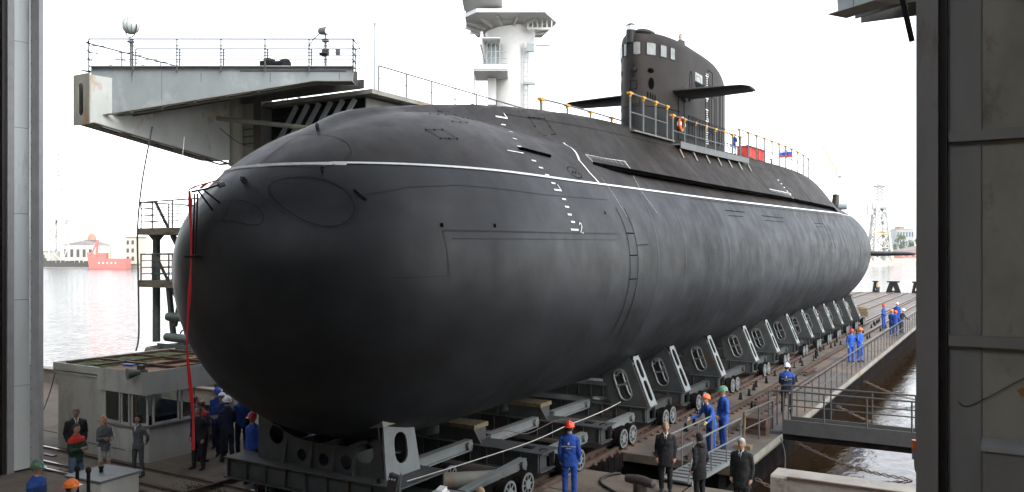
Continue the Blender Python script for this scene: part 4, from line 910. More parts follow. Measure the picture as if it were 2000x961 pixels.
# ------------------------------------------------------------------ dock platform wings
def wing(sgn, label, name='dock_platform'):
    """cantilever platform; built for the left, mirrored about the launch axis for the right"""
    t = thing(name, label, 'dock platform', (0, 0, 0))
    mx = lambda x: x if sgn > 0 else 2 * XC - x - .55
    A_ = Vector((-33.2, 20.9, 0)); B_ = Vector((-23.7, 26.6, 0)); d = (B_ - A_).normalized(); nrm = Vector((d.y, -d.x, 0)); L_ = (B_ - A_).length
    dd = Vector((d.x * sgn, d.y, 0)); oA = Vector((mx(A_.x), A_.y, 0)); nn = Vector((nrm.x * sgn, nrm.y, 0))
    zt = 13.78
    m = MB(); pr = [(0, zt), (L_, zt), (L_ - .05, zt - .62), (L_ - 1.6, zt - .62), (0, zt - 2.15)]
    m.prism([(a, b) for a, b in pr], oA, dd, (0, 0, 1), .05); m.build('front_girder', M['grey_w'], t)
    m = MB(); m.bar(oA + Vector((0, 0, zt + .02)), oA + dd * L_ + Vector((0, 0, zt + .02)), .4, .04)
    m.bar(oA + dd * 3.0 + nn * .03 + Vector((0, 0, zt - 1.8)), oA + dd * 3.0 + nn * .03 + Vector((0, 0, zt)), .05, .02, up=(0, 1, 0)) ; m.build('top_flange', M['grey_w'], t)
    m = MB()   # pierced lower flange
    bp, bq = oA + Vector((0, 0, zt - 2.17)), oA + dd * (L_ - 1.6) + Vector((0, 0, zt - .64)); dn = (bq - bp).normalized(); Lb = (bq - bp).length
    holes = [stadium(.0, 0, .5, .9)]
    hs_ = []
    for k in range(6): u = .9 + k * 1.35; hs_.append([(u - .5, -.2), (u + .5, -.2), (u + .5, .2), (u - .5, .2)])
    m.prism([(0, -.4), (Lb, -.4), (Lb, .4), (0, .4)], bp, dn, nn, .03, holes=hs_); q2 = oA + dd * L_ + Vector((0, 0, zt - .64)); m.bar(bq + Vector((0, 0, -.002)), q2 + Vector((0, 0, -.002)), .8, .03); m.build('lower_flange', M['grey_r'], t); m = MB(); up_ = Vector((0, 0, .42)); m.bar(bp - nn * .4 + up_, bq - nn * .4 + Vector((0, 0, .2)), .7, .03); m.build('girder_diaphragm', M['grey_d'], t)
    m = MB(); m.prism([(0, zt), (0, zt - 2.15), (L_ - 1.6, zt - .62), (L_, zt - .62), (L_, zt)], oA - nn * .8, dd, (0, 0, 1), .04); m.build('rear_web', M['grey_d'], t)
    # side girder running away along the dock
    y0, y1 = 20.3, 27.6; x = mx(-32.45)
    m = MB(); m.prism([(y0, 13.3), (y1, 13.5), (y1, 10.45), (y1 - 1.0, 10.35), (y0, 11.3)], (x, 0, 0), (0, 1, 0), (0, 0, 1), .05); m.build('side_girder', M['girder_lit'], t)
    m = MB(); hs_ = [[(.5 + k * 1.35, -.22), (1.45 + k * 1.35, -.22), (1.45 + k * 1.35, .22), (.5 + k * 1.35, .22)] for k in range(5)]
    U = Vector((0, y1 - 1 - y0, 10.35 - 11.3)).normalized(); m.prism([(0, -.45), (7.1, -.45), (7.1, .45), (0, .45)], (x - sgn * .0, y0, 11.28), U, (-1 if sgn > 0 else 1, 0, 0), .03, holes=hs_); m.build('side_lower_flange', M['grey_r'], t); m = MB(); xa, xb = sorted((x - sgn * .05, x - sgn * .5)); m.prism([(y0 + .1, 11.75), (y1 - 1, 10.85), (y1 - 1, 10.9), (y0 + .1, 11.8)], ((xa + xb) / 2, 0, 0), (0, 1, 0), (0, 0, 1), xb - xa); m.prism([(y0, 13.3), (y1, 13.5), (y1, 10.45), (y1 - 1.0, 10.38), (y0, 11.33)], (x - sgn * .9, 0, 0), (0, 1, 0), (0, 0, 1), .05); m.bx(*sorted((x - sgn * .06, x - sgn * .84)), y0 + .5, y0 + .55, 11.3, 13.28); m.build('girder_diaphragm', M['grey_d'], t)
    m = MB(); m.prism([(a * sgn, b) for a, b in ((-.98, 11.25), (.14, 11.25), (.14, 13.35), (-.98, 13.35))], (x, y0 - .03, 0), (1, 0, 0), (0, 0, 1), .04, holes=[stadium(-.45 * sgn, 12.3, .36, 1.35)]); m.build('end_bulkhead', M['grey_r'], t)
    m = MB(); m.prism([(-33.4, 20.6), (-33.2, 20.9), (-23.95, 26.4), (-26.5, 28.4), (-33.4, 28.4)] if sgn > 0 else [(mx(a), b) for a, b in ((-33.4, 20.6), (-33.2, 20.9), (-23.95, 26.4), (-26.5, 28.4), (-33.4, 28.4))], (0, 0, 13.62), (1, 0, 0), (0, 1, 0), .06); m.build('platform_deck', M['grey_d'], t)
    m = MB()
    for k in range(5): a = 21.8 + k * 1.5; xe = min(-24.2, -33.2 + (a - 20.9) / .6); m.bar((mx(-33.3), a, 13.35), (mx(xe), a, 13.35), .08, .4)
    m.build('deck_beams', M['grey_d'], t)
    if sgn < 0: return t
    # tower block behind
    m = MB(); m.bx(*sorted((mx(-33.4), mx(-24.6))), 28.42, 60, 10.6, 12.9); m.build('wing_block', M['grey_r'], t)
    m = MB(); m.bx(*sorted((mx(-33.8), mx(-23.9))), 28.0, 62, 12.95, 13.15); m.build('block_roof', M['grey_r'], t)
    m = MB(); m.cyl((mx(-32.35), 27.9, 10.2), (mx(-32.35), 27.9, 13.4), .42); m.bx(*sorted((mx(-31.9), mx(-30.8))), 27.9, 28.3, 10.2, 13.4); m.build('corner_column', M['cream'], t, smooth=True)
    m = MB()
    for k in range(4): m.bx(*sorted((mx(-31.9), mx(-31.2))), 27.86, 27.9, 11.2 + .35 * k, 11.26 + .35 * k)
    m.bx(*sorted((mx(-31.0), mx(-30.5))), 27.7, 28.4, 10.2, 13.4); m.build('column_slots', M['grey_d'], t)
    m = MB()
    for k in range(6): x0 = mx(-30.2 + k * .72); x1 = mx(-28.7 + k * .72); m.bar((x0, 28.25, 10.9), (x1, 28.25, 12.85), .22, .1, up=(0, 1, 0))
    m.build('slanting_ribs', M['grey_w'], t)
    m = MB(); m.bx(*sorted((mx(-30.6), mx(-24.65))), 28.36, 28.41, 10.65, 12.88); m.build('recess_shade', M['hole'], t)  # black sheet standing in for the shaded opening behind the ribs
    for xx, yy in ((-32.6, 28.8), (-26.2, 33), (-31.3, 45), (-26.2, 45), (-31.3, 58), (-26.2, 58)):
        m = MB(); m.cyl((mx(xx), yy, 1.0), (mx(xx), yy, 10.62), .33); m.build('leg', M['green'], t, smooth=True)
    for yy in (30, 45, 58): m = MB(); m.bar((mx(-31.3), yy, 3), (mx(-26.2), yy, 9.5), .2, .2); m.build('brace', M['green'], t)
    m = MB(); m.bx(*sorted((mx(-34), mx(-25.2))), 26.5, 62, -3, 1.0); m.build('dock_base', M['side'], t)
    # railings (parts of the platform)
    def rl(pts, nr, h, nm='railing'):
        m = MB(); P = [Vector(p) for p in pts]
        for j in range(nr): m.tube([p + Vector((0, 0, h * (j + 1) / nr)) for p in P], .034 if j == nr - 1 else .020, 6)
        tot = sum((b - a).length for a, b in zip(P, P[1:])); k = max(1, round(tot / 2.0)); s = 0
        for i in range(k + 1):
            s = tot * i / k; c = P[0]
            for a, b in zip(P, P[1:]):
                l = (b - a).length
                if s <= l + 1e-6: c = a + (b - a) * s / l; break
                s -= l
            m.cyl(c - Vector((0, 0, .25)), c + Vector((0, 0, h)), .034, n=6)
        m.build(nm, M['galv'], t)
    rl([oA + nn * .2 + Vector((0, 0, zt)), oA + nn * .2 + dd * L_ + Vector((0, 0, zt))], 4, 1.15)
    rl([oA - nn * 1.5 + dd * 1.2 + Vector((0, 0, zt)), oA - nn * 1.5 + dd * L_ + Vector((0, 0, zt)), oA + nn * .2 + dd * L_ + Vector((0, 0, zt))], 4, 1.15)
    rl([oA + nn * .2 + Vector((0, 0, zt)), (mx(-33.4), 20.8, zt), (mx(-33.4), 40, 13.2)], 3, 1.05)
    rl([(mx(-23.95), 28.5, 13.15), (mx(-23.95), 60, 13.15)], 2, 1.1)
    m = MB(); m.tube([(mx(-31.5), 26.0, 12.2), (mx(-25.0), 27.2, 11.25)], .11, 10); m.build('loose_pipe', M['grey_r'], t)
    m = MB(); pts = [Vector((mx(-30.6 + k * .45), 25.4, 11.6 - .9 * math.sin(math.pi * k / 10) * 1.0 - .02 * k)) for k in range(11)]; m.tube(pts, .018, 5); m.build('hanging_wire', M['cable'], t)
    return t
wl_ = wing(1, 'big grey steel dock platform with railings left of the submarine')
wr_ = wing(-1, 'grey steel platform corner jutting in at the top right beside the door jamb')
# things on the left platform
def searchlight(name, lab, x, y, z, h, big):
    t = thing(name, lab, 'searchlight', (x, y, z)); m = MB(); m.cyl((0, 0, 0), (0, 0, h), .05 if big else .06, n=10); m.cyl((0, 0, h - .12), (0, 0, h - .06), .16, n=14); m.build('pole', M['galv_l'], t)
    if big:
        m = MB(); m.ell((0, 0, h + .62), (.38, .36, .38), 18, 12); m.build('lamp_globe', M['lens'], t, smooth=True)
        m = MB(); m.tube([(-.4, 0, h + .62), (-.4, 0, h + .45), (-.25, 0, h + .18), (0, 0, h + .1), (.25, 0, h + .18), (.4, 0, h + .45), (.4, 0, h + .62)], .025, 8); m.build('yoke', M['galv'], t)
        m = MB()
        for a in range(6): th = math.pi * a / 6; m.tube([Vector((.385 * math.cos(th) * math.cos(q), .37 * math.sin(th) * math.cos(q), h + .62 + .385 * math.sin(q))) for q in [2 * math.pi * k / 18 for k in range(19)]], .008, 4)
        m.build('guard', M['galv'], t)
    else:
        m = MB(); m.cyl((-.28, 0, h + .38), (.25, -.1, h + .30), .16, .19, 18); m.build('lamp_housing', M['galv_l'], t, smooth=True)
        m = MB(); m.cyl((.252, -.1, h + .30), (.27, -.104, h + .297), .17, n=18); m.build('lamp_glass', M['lens'], t)
        m = MB(); m.tube([(0, 0, h), (0, 0, h + .2)], .03, 6); m.tube([(-.25, 0, h + .34), (-.7, 0, h + .1), (-.95, 0, h - .15)], .025, 6); m.build('bracket', M['galv'], t)
    return t
searchlight('searchlight', 'round globe searchlight on a post above the left end of the dock platform', -33.0, 22.6, 13.8, 1.5, True)
searchlight('searchlight', 'tubular floodlight on a post near the right end of the platform railing', -25.6, 26.9, 13.8, 1.5, False)
wi = thing('winch', 'dark grey winch machine standing behind the platform railing', 'winch', (-27.4, 25.6, 13.8))
m = MB(); m.bx(-.55, .05, -.3, .3, 0, .5); m.bx(-.4, -.1, -.2, .2, .5, .62); m.build('gearbox', M['black'], wi); m = MB(); m.cyl((.08, 0, .28), (.75, 0, .25), .2); m.cyl((.6, 0, .25), (.8, 0, .25), .27); m.build('motor', M['black'], wi, smooth=True)
hg = thing('horn_lamp', 'small grey lamp box and sign plate hung on the platform railing end', 'lamp box', (-24.6, 26.0, 14.3))
m = MB(); m.box((-.15, 0, .1), (.36, .08, .28)); m.build('lamp_case', M['galv'], hg); m = MB(); m.cyl((-.4, -.06, .08), (.0, -.06, .08), .06); m.build('lamp_tube', M['black'], hg); m = MB(); m.box((.55, 0, .05), (.24, .03, .28)); m.build('plate', M['galv_l'], hg)
mp_ = thing('signal_mast', 'tall thin pale mast rising behind the dock platform', 'mast', (-27.6, 38.0, 13.15)); mp_.location = Vector((at(732, 47).x, at(732, 47).y, 13.15))
m = MB(); m.cyl((0, 0, 0), (0, 0, 5.7), .075, .045, 10); m.cyl((0, 0, 5.7), (0, 0, 5.85), .08, n=10); m.build('pole', M['grey_w'], mp_); m = MB(); m.tube([(0, 0, 1.6), (-.9, 0, 0)], .03, 6); m.tube([(0, 0, 1.6), (.9, 0, 0)], .03, 6); m.build('stay', M['galv'], mp_)
p_ = at(722, 46); vt = thing('roof_ventilator', 'mushroom vent housing on the platform roof at the foot of the mast', 'vent', (p_.x, p_.y, 13.15))
m = MB(); m.bx(-.55, .55, -.5, .5, 0, .85); m.build('vent_body', M['grey_r'], vt); m = MB(); m.prism([(-.8, .8), (.8, .8), (.55, 1.05), (-.55, 1.05)], (0, 0, .052), (1, 0, 0), (0, 0, 1), 1.3); m.build('vent_cap', M['grey_w'], vt)
p_ = at(785, 50); lb = thing('louvred_housing', 'small grey louvred housing behind the submarine crown', 'vent housing', (p_.x, p_.y, 13.15), .5)
m = MB(); m.bx(-.5, .9, -.5, .5, 0, 1.5); m.build('housing', M['grey_w'], lb); m = MB()
for k in range(8): m.bx(-.45, .2, -.53, -.502, .15 + k * .16, .22 + k * .16)
m.build('louvres', M['grey_d'], lb)
# access tower
at_ = thing('access_tower', 'green-grey steel access tower with timber landings at the waterside', 'tower', (-31.65, 21.7, 0))
for z, w0 in ((7.0, 4.2), (4.8, 4.2)):
    m = MB(); m.bx(0, w0, .3, 3.2, z - .28, z); m.build('timber_landing', M['oldwood'], at_)
    m = MB()
    for j in range(4): m.tube([(.15, .35, z + 1.1 * (j + 1) / 4), (w0, .35, z + 1.15 * (j + 1) / 4)], .034 if j == 3 else .022, 6); m.tube([(.15, .35, z + 1.1 * (j + 1) / 4), (.15, 3.1, z + 1.1 * (j + 1) / 4)], .034 if j == 3 else .022, 6)
    for x, y in ((.15, .35), (.9, .35), (2.2, .35), (3.4, .35), (.15, 1.7), (.15, 3.1)): m.cyl((x, y, z - .1), (x, y, z + 1.12), .034, n=6)
    m.bar((1.1, .35, z + 1.1), (2.4, .5, z - .9), .05, .12); m.build('landing_railing', M['galv'], at_)
    m = MB(); m.bar((1.6, .8, z - .28), (2.9, .8, z - 1.9), .12, .22); m.bar((1.6, 1.6, z - .28), (2.9, 1.6, z - 1.9), .12, .22)
    for k in range(7): m.box((1.75 + .18 * k, 1.2, z - .4 - .22 * k), (.22, .8, .03))
    m.build('stair', M['green'], at_)
m = MB(); m.cyl((.62, .75, 2.2), (.62, .75, 6.9), .16, n=14); m.cyl((.62, .75, 6.5), (.62, .75, 6.72), .16, .34, 14); m.build('leg', M['green'], at_, smooth=True)
m = MB(); m.cyl((3.6, .9, 2.2), (3.6, .9, 6.9), .16, n=14); m.build('leg', M['green'], at_, smooth=True)
m = MB(); m.bar((1.35, .8, 4.6), (1.7, .8, 2.3), .16, .2); m.bar((2.3, .8, 4.6), (1.75, .8, 2.9), .14, .16); m.bar((2.4, .8, 4.6), (2.9, .8, 2.3), .2, .24); m.bar((1.35, 2.4, 4.6), (1.35, 2.4, 2.3), .16, .2); m.build('brace', M['green'], at_)
m = MB(); m.cyl((1.6, .6, 3.3), (2.95, .6, 3.3), .18, n=14); m.cyl((1.5, .6, 2.45), (3.2, .6, 2.42), .18, n=14); m.build('roller', M['green'], at_, smooth=True)
m = MB(); m.prism([(1.2, 1.72), (3.4, 1.72), (3.4, 2.2), (1.2, 2.2)], (0, .38, 0), (1, 0, 0), (0, 0, 1), .05, holes=[stadium(1.55 + .45 * k, 1.9, .26, .34) for k in range(4)])
for k in range(6): m.cyl((3.35, .4, 2.3 + .22 * k), (3.9, .4, 2.3 + .22 * k), .014, n=5)
m.build('roller_bracket', M['green'], at_)
m = MB(); m.bx(.25, 5, .5, 3.6, -3.5, 1.70); m.build('tower_base', M['green'], at_); m = MB(); m.tube([(5, .45, 1.78), (.6, .45, 1.78), (.2, .7, 1.78), (.1, 1.2, 1.78), (.1, 3.5, 1.78)], .2, 12); m.build('fender_roll', M['oldwood'], at_, smooth=True)
m = MB(); pa = Vector((-31.25, 21.6, 2.5)); m.tube([(-31.1, 22.3, 11.3), (-31.2, 21.9, 9), (-31.3, 21.75, 7.0), (-31.22, 21.72, 5), (-31.15, 21.7, 2.6), (-31.05, 21.5, 1.9)], .034, 6); tag(m.build('hanging_rope', M['cable']), 'dark rope hanging from the platform down past the access tower', 'rope')
m = MB(); m.tube([(-30.2, 23.2, 10.9), (-30.15, 22.9, 8.5), (-29.9, 22.6, 7.2)], .014, 5); tag(m.build('hanging_rope', M['rope']), 'thin pale rope hanging from the platform to the upper tower landing', 'rope')
for i, x in enumerate((-27.8, -26.55)):
    m = MB(); m.tube([(0, .25, -2), (0, .25, 1.25), (.08, .1, 1.62), (.3, -.25, 1.35), (.42, -.45, .0)], .035, 8); o = m.build('ladder_hoop', M['galv'], loc=(x - 2.3, 22.9, 1.05)); tag(o, ['left curved ladder handrail behind the cabin roof', 'right curved ladder handrail behind the cabin roof'][i], 'handrail', 'curved ladder rails at the quay edge')

# ------------------------------------------------------------------ grey cabin
bt = thing('control_cabin', 'grey sheet metal cabin with corner windows beside the bow', 'cabin', (-20.95, 14.75, 0))
def face(mb, a, b, z0, z1, th=.04):
    a, b = Vector(a), Vector(b); d = (b - a).normalized(); mb.prism([(0, z0), ((b - a).length, z0), ((b - a).length, z1), (0, z1)], a, d, (0, 0, 1), th)
Wd, Dp, ZS, ZW, ZR = 4.15, 3.6, 1.06, 1.98, 2.62
C0 = (-.75, 0); C1 = (0, .55)     # chamfered corner
m = MB(); face(m, (-Wd, 0, 0), (-1.9, 0, 0), 0, 2.34); face(m, (-1.9, 0, 0), (-.55, -.05, 0), 0, ZS); face(m, (-.55, -.05, 0), (-.02, .18, 0), 0, ZS); face(m, (-.02, .18, 0), (0, 1.75, 0), 0, ZS)
face(m, (-Wd, 0, 0), (-Wd, Dp, 0), 0, 2.34); face(m, (-Wd, Dp, 0), (-.6, Dp, 0), 0, ZS - .1); face(m, (0, 1.75, 0), (-1.2, 1.75, 0), 0, ZS); face(m, (-1.9, -.001, 0), (-1.78, -.002, 0), ZS, 2.3); m.build('wall', M['booth'], bt)
m = MB(); m.prism([(-Wd - .08, -.1), (.1, -.1), (.1, Dp + .6), (-Wd - .08, Dp + .6)], (0, 0, 2.33), (1, 0, 0), (0, 1, 0), .05); m.build('ceiling', M['booth'], bt)
m = MB(); face(m, (-Wd - .08, -.12, 0), (.1, -.12, 0), ZR - .22, ZR, .03); face(m, (-1.95, -.125, 0), (.12, -.125, 0), ZW, ZR, .035); face(m, (.12, -.12, 0), (.12, Dp + .6, 0), ZW - .02, ZR, .035); face(m, (-Wd - .08, -.12, 0), (-Wd - .08, Dp + .6, 0), ZR - .3, ZR, .03); m.build('roof_fascia', M['booth'], bt)
m = MB(); m.bx(-Wd, .08, -.08, Dp + .5, 2.40, 2.53); m.build('roof_sheet', M['boothroof'], bt)
m = MB()
for a, b in (((-Wd, 3.9), (.05, 3.9)), ((-Wd, 2.5), (.05, 2.5)), ((-Wd + .3, 1.2), (.0, 1.2)), ((-2.6, .2), (-2.6, 3.9)), ((-1.3, 1.0), (-1.3, 3.9)), ((-.2, 1.2), (-.2, 3.9)), ((-Wd + .1, 0.2), (-Wd + .1, 3.9))): m.bar((a[0], a[1], 2.57), (b[0], b[1], 2.57), .10, .10)
m.build('roof_beams', M['rustbeam'], bt)
m = MB()
for k in range(140): m.ell((R.uniform(-4.0, -2.4), R.uniform(.3, 3.6), 2.54), (R.uniform(.08, .3), R.uniform(.06, .22), .035), 7, 4)
m.build('roof_moss', M['moss'], bt)
m = MB(); m.box((-2.0, .9, 2.57), (.35, .16, .05), rz=.3); m.build('blue_rag', M['blueplas'], bt)
for a, b in (((-1.78, 0.0), (-1.02, -.03)), ((-.95, -.03), (-.55, -.05)), ((-.5, -.03), (-.02, .16)), ((0, .28), (0, 1.15)), ((0, 1.22), (0, 1.7))):
    a3, b3 = Vector(a + (0,)), Vector(b + (0,)); d = (b3 - a3).normalized(); L_ = (b3 - a3).length
    m = MB(); m.prism([(0, ZS), (L_, ZS), (L_, ZW), (0, ZW)], a3, d, (0, 0, 1), .05, holes=[[(.05, ZS + .06), (L_ - .05, ZS + .06), (L_ - .05, ZW - .03), (.05, ZW - .03)]]); f_ = m.build('window', M['booth'], bt)
    m = MB(); m.prism([(.05, ZS + .06), (L_ - .05, ZS + .06), (L_ - .05, ZW - .03), (.05, ZW - .03)], a3, d, (0, 0, 1), .008); m.build('pane', M['glass'], f_)
m = MB(); m.bar((-2.0, -.06, ZS - .03), (-.5, -.12, ZS - .03), .08, .03); m.bar((-.5, -.12, ZS - .03), (.04, .14, ZS - .03), .08, .03); m.bar((.04, .14, ZS - .03), (.05, 1.75, ZS - .03), .08, .03); m.build('window_sill', M['steel_l'], bt)
m = MB(); m.bar((-2.6, -.03, .32), (-.5, -.05, .32), .03, .03); m.build('trim', M['steel_l'], bt)
for x, y in ((-.6, Dp), (0, 2.5), (0, Dp)): m = MB(); m.box((x, y, 1.2), (.07, .07, 2.3)); m.build('post', M['booth'], bt)
# interior
dk = thing('cabin_desk', 'dark control desk seen through the cabin windows', 'desk', (-21.75, 15.4, 0)); m = MB(); m.bx(-.1, .6, -.3, .9, .75, .8); m.build('desk_top', M['black'], dk); m = MB(); m.bx(0, .5, -.2, .8, 0, .748); m.build('pedestal', M['grey_d'], dk); m = MB(); m.bx(.15, .5, -.1, .7, .802, 1.2); m.build('console', M['black'], dk)
m = MB(); m.bx(-.55, .4, -.02, .03, .6, 1.95)
for k in range(7): m.cyl((-.5 + k * .13, -.03, .7), (-.5 + k * .13, -.03, 1.9), .03, n=8)
tag(m.build('hanging_jackets', cloth((.55, .27, .05)), loc=(-22.3, 15.2, 0)), 'orange work jackets hanging inside the cabin behind the left window', 'jackets')
sp_ = thing('horn_loudspeaker', 'grey horn loudspeaker on the roof corner of the cabin', 'loudspeaker', (-20.9, 14.55, 2.62))
m = MB(); m.cyl((-.02, .12, .0), (-.15, -.25, -.02), .04, .17, 20); m.build('horn', M['galv_l'], sp_, smooth=True); m = MB(); m.cyl((-.02, .12, 0), (.03, .25, .0), .07, n=12); m.box((-.1, .15, .1), (.2, .12, .18)); m.bar((0, .1, -.2), (0, .1, .05), .03, .03); m.build('driver', M['galv'], sp_)
m = MB(); m.tube([(-25.05, 14.6, 2.3), (-24.95, 14.3, 1.5), (-24.3, 13.3, .3), (-23.9, 12.8, .03), (-22.5, 12.9, .03), (-21.5, 13.4, .02), (-19.9, 13.7, .02)], .014, 6); tag(m.build('power_cable', M['cable']), 'thin dark cable from the cabin roof down to the floor by the door', 'cable')
# blue oval tarp bundle seen behind the group
m = MB(); m.ell((0, 0, 0), (.17, .12, .34), 14, 10); tag(m.build('blue_bundle', M['blueplas'], loc=(-21.15, 17.55, 2.0), smooth=True), 'bright blue oval bundle hung by the cabin end, above the white helmets', 'bundle')
m = MB(); m.cyl((-21.2, 17.75, 0), (-21.2, 17.75, 2.4), .04); tag(m.build('support_post', M['galv']), 'thin grey post behind the people at the cabin end', 'post')
# grey metal box in front
gb = thing('equipment_box', 'grey metal equipment box with a bare sheet lid, bottom left', 'equipment box', (-17.95, 11.6, 0), .08)
m = MB(); m.bx(-.56, .56, -.5, .5, 0, .86); m.build('box_body', M['booth'], gb); m = MB(); m.bx(-.62, .62, -.56, .56, .862, .90); m.bx(-.60, .60, -.54, .54, .84, .861); m.build('lid', M['steel_l'], gb)
m = MB(); m.cyl((-.08, .0, .9), (-.08, 0, 1.02), .045); m.cyl((-.08, 0, 1.0), (-.08, 0, 1.04), .06); m.build('lid_fitting', M['black'], gb); m = MB(); m.cyl((.2, -.55, .45), (.2, -.50, .45), .10); m.box((.42, -.51, .55), (.04, .03, .08)); m.build('round_socket', M['black'], gb)
for i, (x, y) in enumerate(((-16.35, 9.9), (-16.05, 9.95))):
    m = MB(); m.cyl((0, 0, 0), (0, 0, 1.55), .035, n=10); m.ell((0, 0, 1.6), (.055, .055, .07)); tag(m.build('floor_pin', M['black'], loc=(x + .15, y, 0)), ['left of two black knobbed pins at the bottom edge', 'right of two black knobbed pins at the bottom edge'][i], 'pin')
# weeds on concrete
wd = MB()
for k in range(900):
    cx_, cy_ = R.choice(((-15.9, 15.5), (-17.5, 14.0), (-15.2, 13.6))); x = cx_ + R.gauss(0, .35); y = cy_ + R.gauss(0, .14); h = R.uniform(.02, .07); a = R.uniform(0, 3.14)
    wd.add([(x - .012 * math.cos(a), y - .012 * math.sin(a), 0), (x + .012 * math.cos(a), y + .012 * math.sin(a), 0), (x + R.uniform(-.03, .03), y + R.uniform(-.03, .03), h)], [(0, 1, 2)])
tag(wd.build('weeds', M['grass'], fix=False), 'low weeds in the concrete joints beside the floor rails', 'weeds', kind='stuff')
m = MB()
for a, b, w_ in (((-37, 15.9), (-21, 15.8), .03), ((-16.4, 15.3), (-15.2, 15.9), .10), ((-16.9, 13.9), (-16.0, 14.1), .08), ((-19, 16.9), (-10.5, 16.9), .03), ((-19, 18.6), (-2, 18.6), .03), ((-7, 12), (-7, 20.6), .03), ((-9.6, 18.5), (-5, 17.2), .025)): m.bar((a[0], a[1], .001), (b[0], b[1], .001), w_, .008)
struct('ground_joints', m, M['seam'])

# red ribbon and its bracket on the bow
m = MB(); a = (XC + .1, YN - .02, 7.2)
br = thing('ribbon_bracket', 'black steel bracket on the bow tip holding the red ribbon', 'bracket', (0, 0, 0))
m = MB(); x0 = XC - .52; yb = YN + .42
m.tube([(x0 - .24, yb - .35, 7.25), (x0 + .18, yb - .3, 7.30)], .022, 8); m.tube([(x0 - .05, yb - .33, 7.25), (x0 + .0, yb + .0, 6.85)], .02, 8); m.tube([(x0 + .15, yb - .3, 7.3), (x0 + .22, yb - .02, 7.40)], .02, 8); m.tube([(x0 + .08, yb - .32, 7.28), (x0 + .18, yb + .02, 7.02)], .02, 8)
m.tube([(x0 + .0, yb - .40, 7.2), (x0 + .02, yb - .46, 5.95)], .018, 8); m.tube([(x0 - .09, yb - .40, 7.2), (x0 - .07, yb - .46, 5.95)], .018, 8); m.box((x0 - .03, yb - .46, 5.9), (.34, .22, .04)); m.build('bracket_frame', M['black'], br)
m = MB(); m.cyl((x0 + .2, yb - .04, 7.38), (x0 + .24, yb + .08, 7.42), .05); m.build('shackle', M['steel'], br)
rb = thing('red_ribbon', 'long red ribbon hanging from the bow bracket to near the ground', 'ribbon', (0, 0, 0))
def ribbon(pts, ws, nm, th=.012):
    m = MB(); vs = []
    for i, p in enumerate(pts):
        p = Vector(p); w_ = ws[i] / 2; a = .25 * math.sin(i * .9); dx = Vector((math.cos(a), math.sin(a), 0))
        for s_, t_ in ((-1, -1), (1, -1), (1, 1), (-1, 1)): vs.append(p + dx * w_ * s_ + Vector((0, th * t_ / 2, 0)))
    n = len(pts); m.add(vs, [(4 * i + k, 4 * i + (k + 1) % 4, 4 * i + 4 + (k + 1) % 4, 4 * i + 4 + k) for i in range(n - 1) for k in range(4)] + [(0, 1, 2, 3), tuple(4 * n - 4 + k for k in range(4))]); m.build(nm, M['red'], rb)
xr = XC - .57; yr = YN - .14
n = 22; pts = []; ws = []
for i in range(n): z = 7.25 - (7.25 - 1.95) * i / (n - 1); pts.append((xr - .015 * math.sin(i * .6) + (.06 * max(0, (i - 12) / 9)), yr + .05 * math.sin(i * .4), z)); ws.append(.065 + .015 * math.sin(i * 1.7) * (i < 12) + .022 * (i > 13))
ribbon(pts, ws, 'ribbon_tail')
ribbon([(x0 - .3, yb - .40, 7.28), (x0 - .05, yb - .38, 7.36), (x0 + .12, yb - .32, 7.40), (x0 + .3, yb - .1, 7.5)], [.02, .06, .08, .04], 'ribbon_bow', .05)
ribbon([(x0 + .08, yb - .40, 7.3), (x0 + .2, yb - .32, 7.42), (x0 + .3, yb - .2, 7.40)], [.06, .08, .04], 'ribbon_bow', .04)

# ------------------------------------------------------------------ handrails and items on the submarine deck
def dz(y, x): # deck surface height at x offset
    best = 0
    for k in range(120):
        ph = math.pi / 2 * k / 120; hx, hz = hull(y, ph)
        if hx >= abs(x): best = hz
    return best
def deckrail(lab, x, y0, y1, h, sp, sgn=1, name='scaffold_handrail', n=8):
    pts = [(XC + x, y0 + (y1 - y0) * k / n, dz(y0 + (y1 - y0) * k / n, x) - .05) for k in range(n + 1)]
    return railing(name, lab, pts, h, sp, 2, M['galv_l'], .036, 'scaffold handrails on the submarine deck', pr=.042, cap=M['yellow'])
deckrail('scaffold handrail with yellow couplers in front of the sail', 1.35, 29.6, 33.6, 1.45, 1.4)
deckrail('scaffold handrail with yellow couplers alongside the sail and its hanging lifebuoy', 1.5, 33.9, 44.3, 1.30, 1.55)
deckrail('scaffold handrail running aft of the sail to the end of the casing', 1.25, 45.0, 63.2, 1.45, 1.9, n=12)
deckrail('low far side scaffold handrail forward of the sail', -1.1, 27.0, 35.5, .95, 2.1)
deckrail('far side scaffold handrail aft of the sail', -1.15, 47.0, 62.0, 1.3, 2.6)
m = MB()
for x, y0, y1 in ((.5, 23.2, 27.5), (.5, 28.0, 33.0)): m.tube([(XC - x, y0, dz(y0, x) - .02), (XC - x, y0 + .15, dz(y0, x) + .12), (XC - x, y1 - .15, dz(y1, x) + .12), (XC - x, y1, dz(y1, x) - .02)], .045, 8)
m.build('deck_grab_rail', M['black'], sub)
pl_ = thing('work_platform', 'narrow scaffold walkway clamped along the deck edge beside the sail', 'walkway', (0, 0, 0))
m = MB(); n = 12; P = [Vector((XC + 1.5, 33.8 + (44.5 - 33.8) * k / n, dz(33.8 + (44.5 - 33.8) * k / n, 1.5) - .02)) for k in range(n + 1)]
for a, b in zip(P, P[1:]): m.bar(a + Vector((.1, 0, 0)), b + Vector((.1, 0, 0)), .55, .05)
m.build('walk_boards', M['steel_l'], pl_)
m = MB()
for a, b in zip(P, P[1:]): m.bar(a + Vector((.39, 0, -.02)), b + Vector((.39, 0, -.02)), .04, .28)
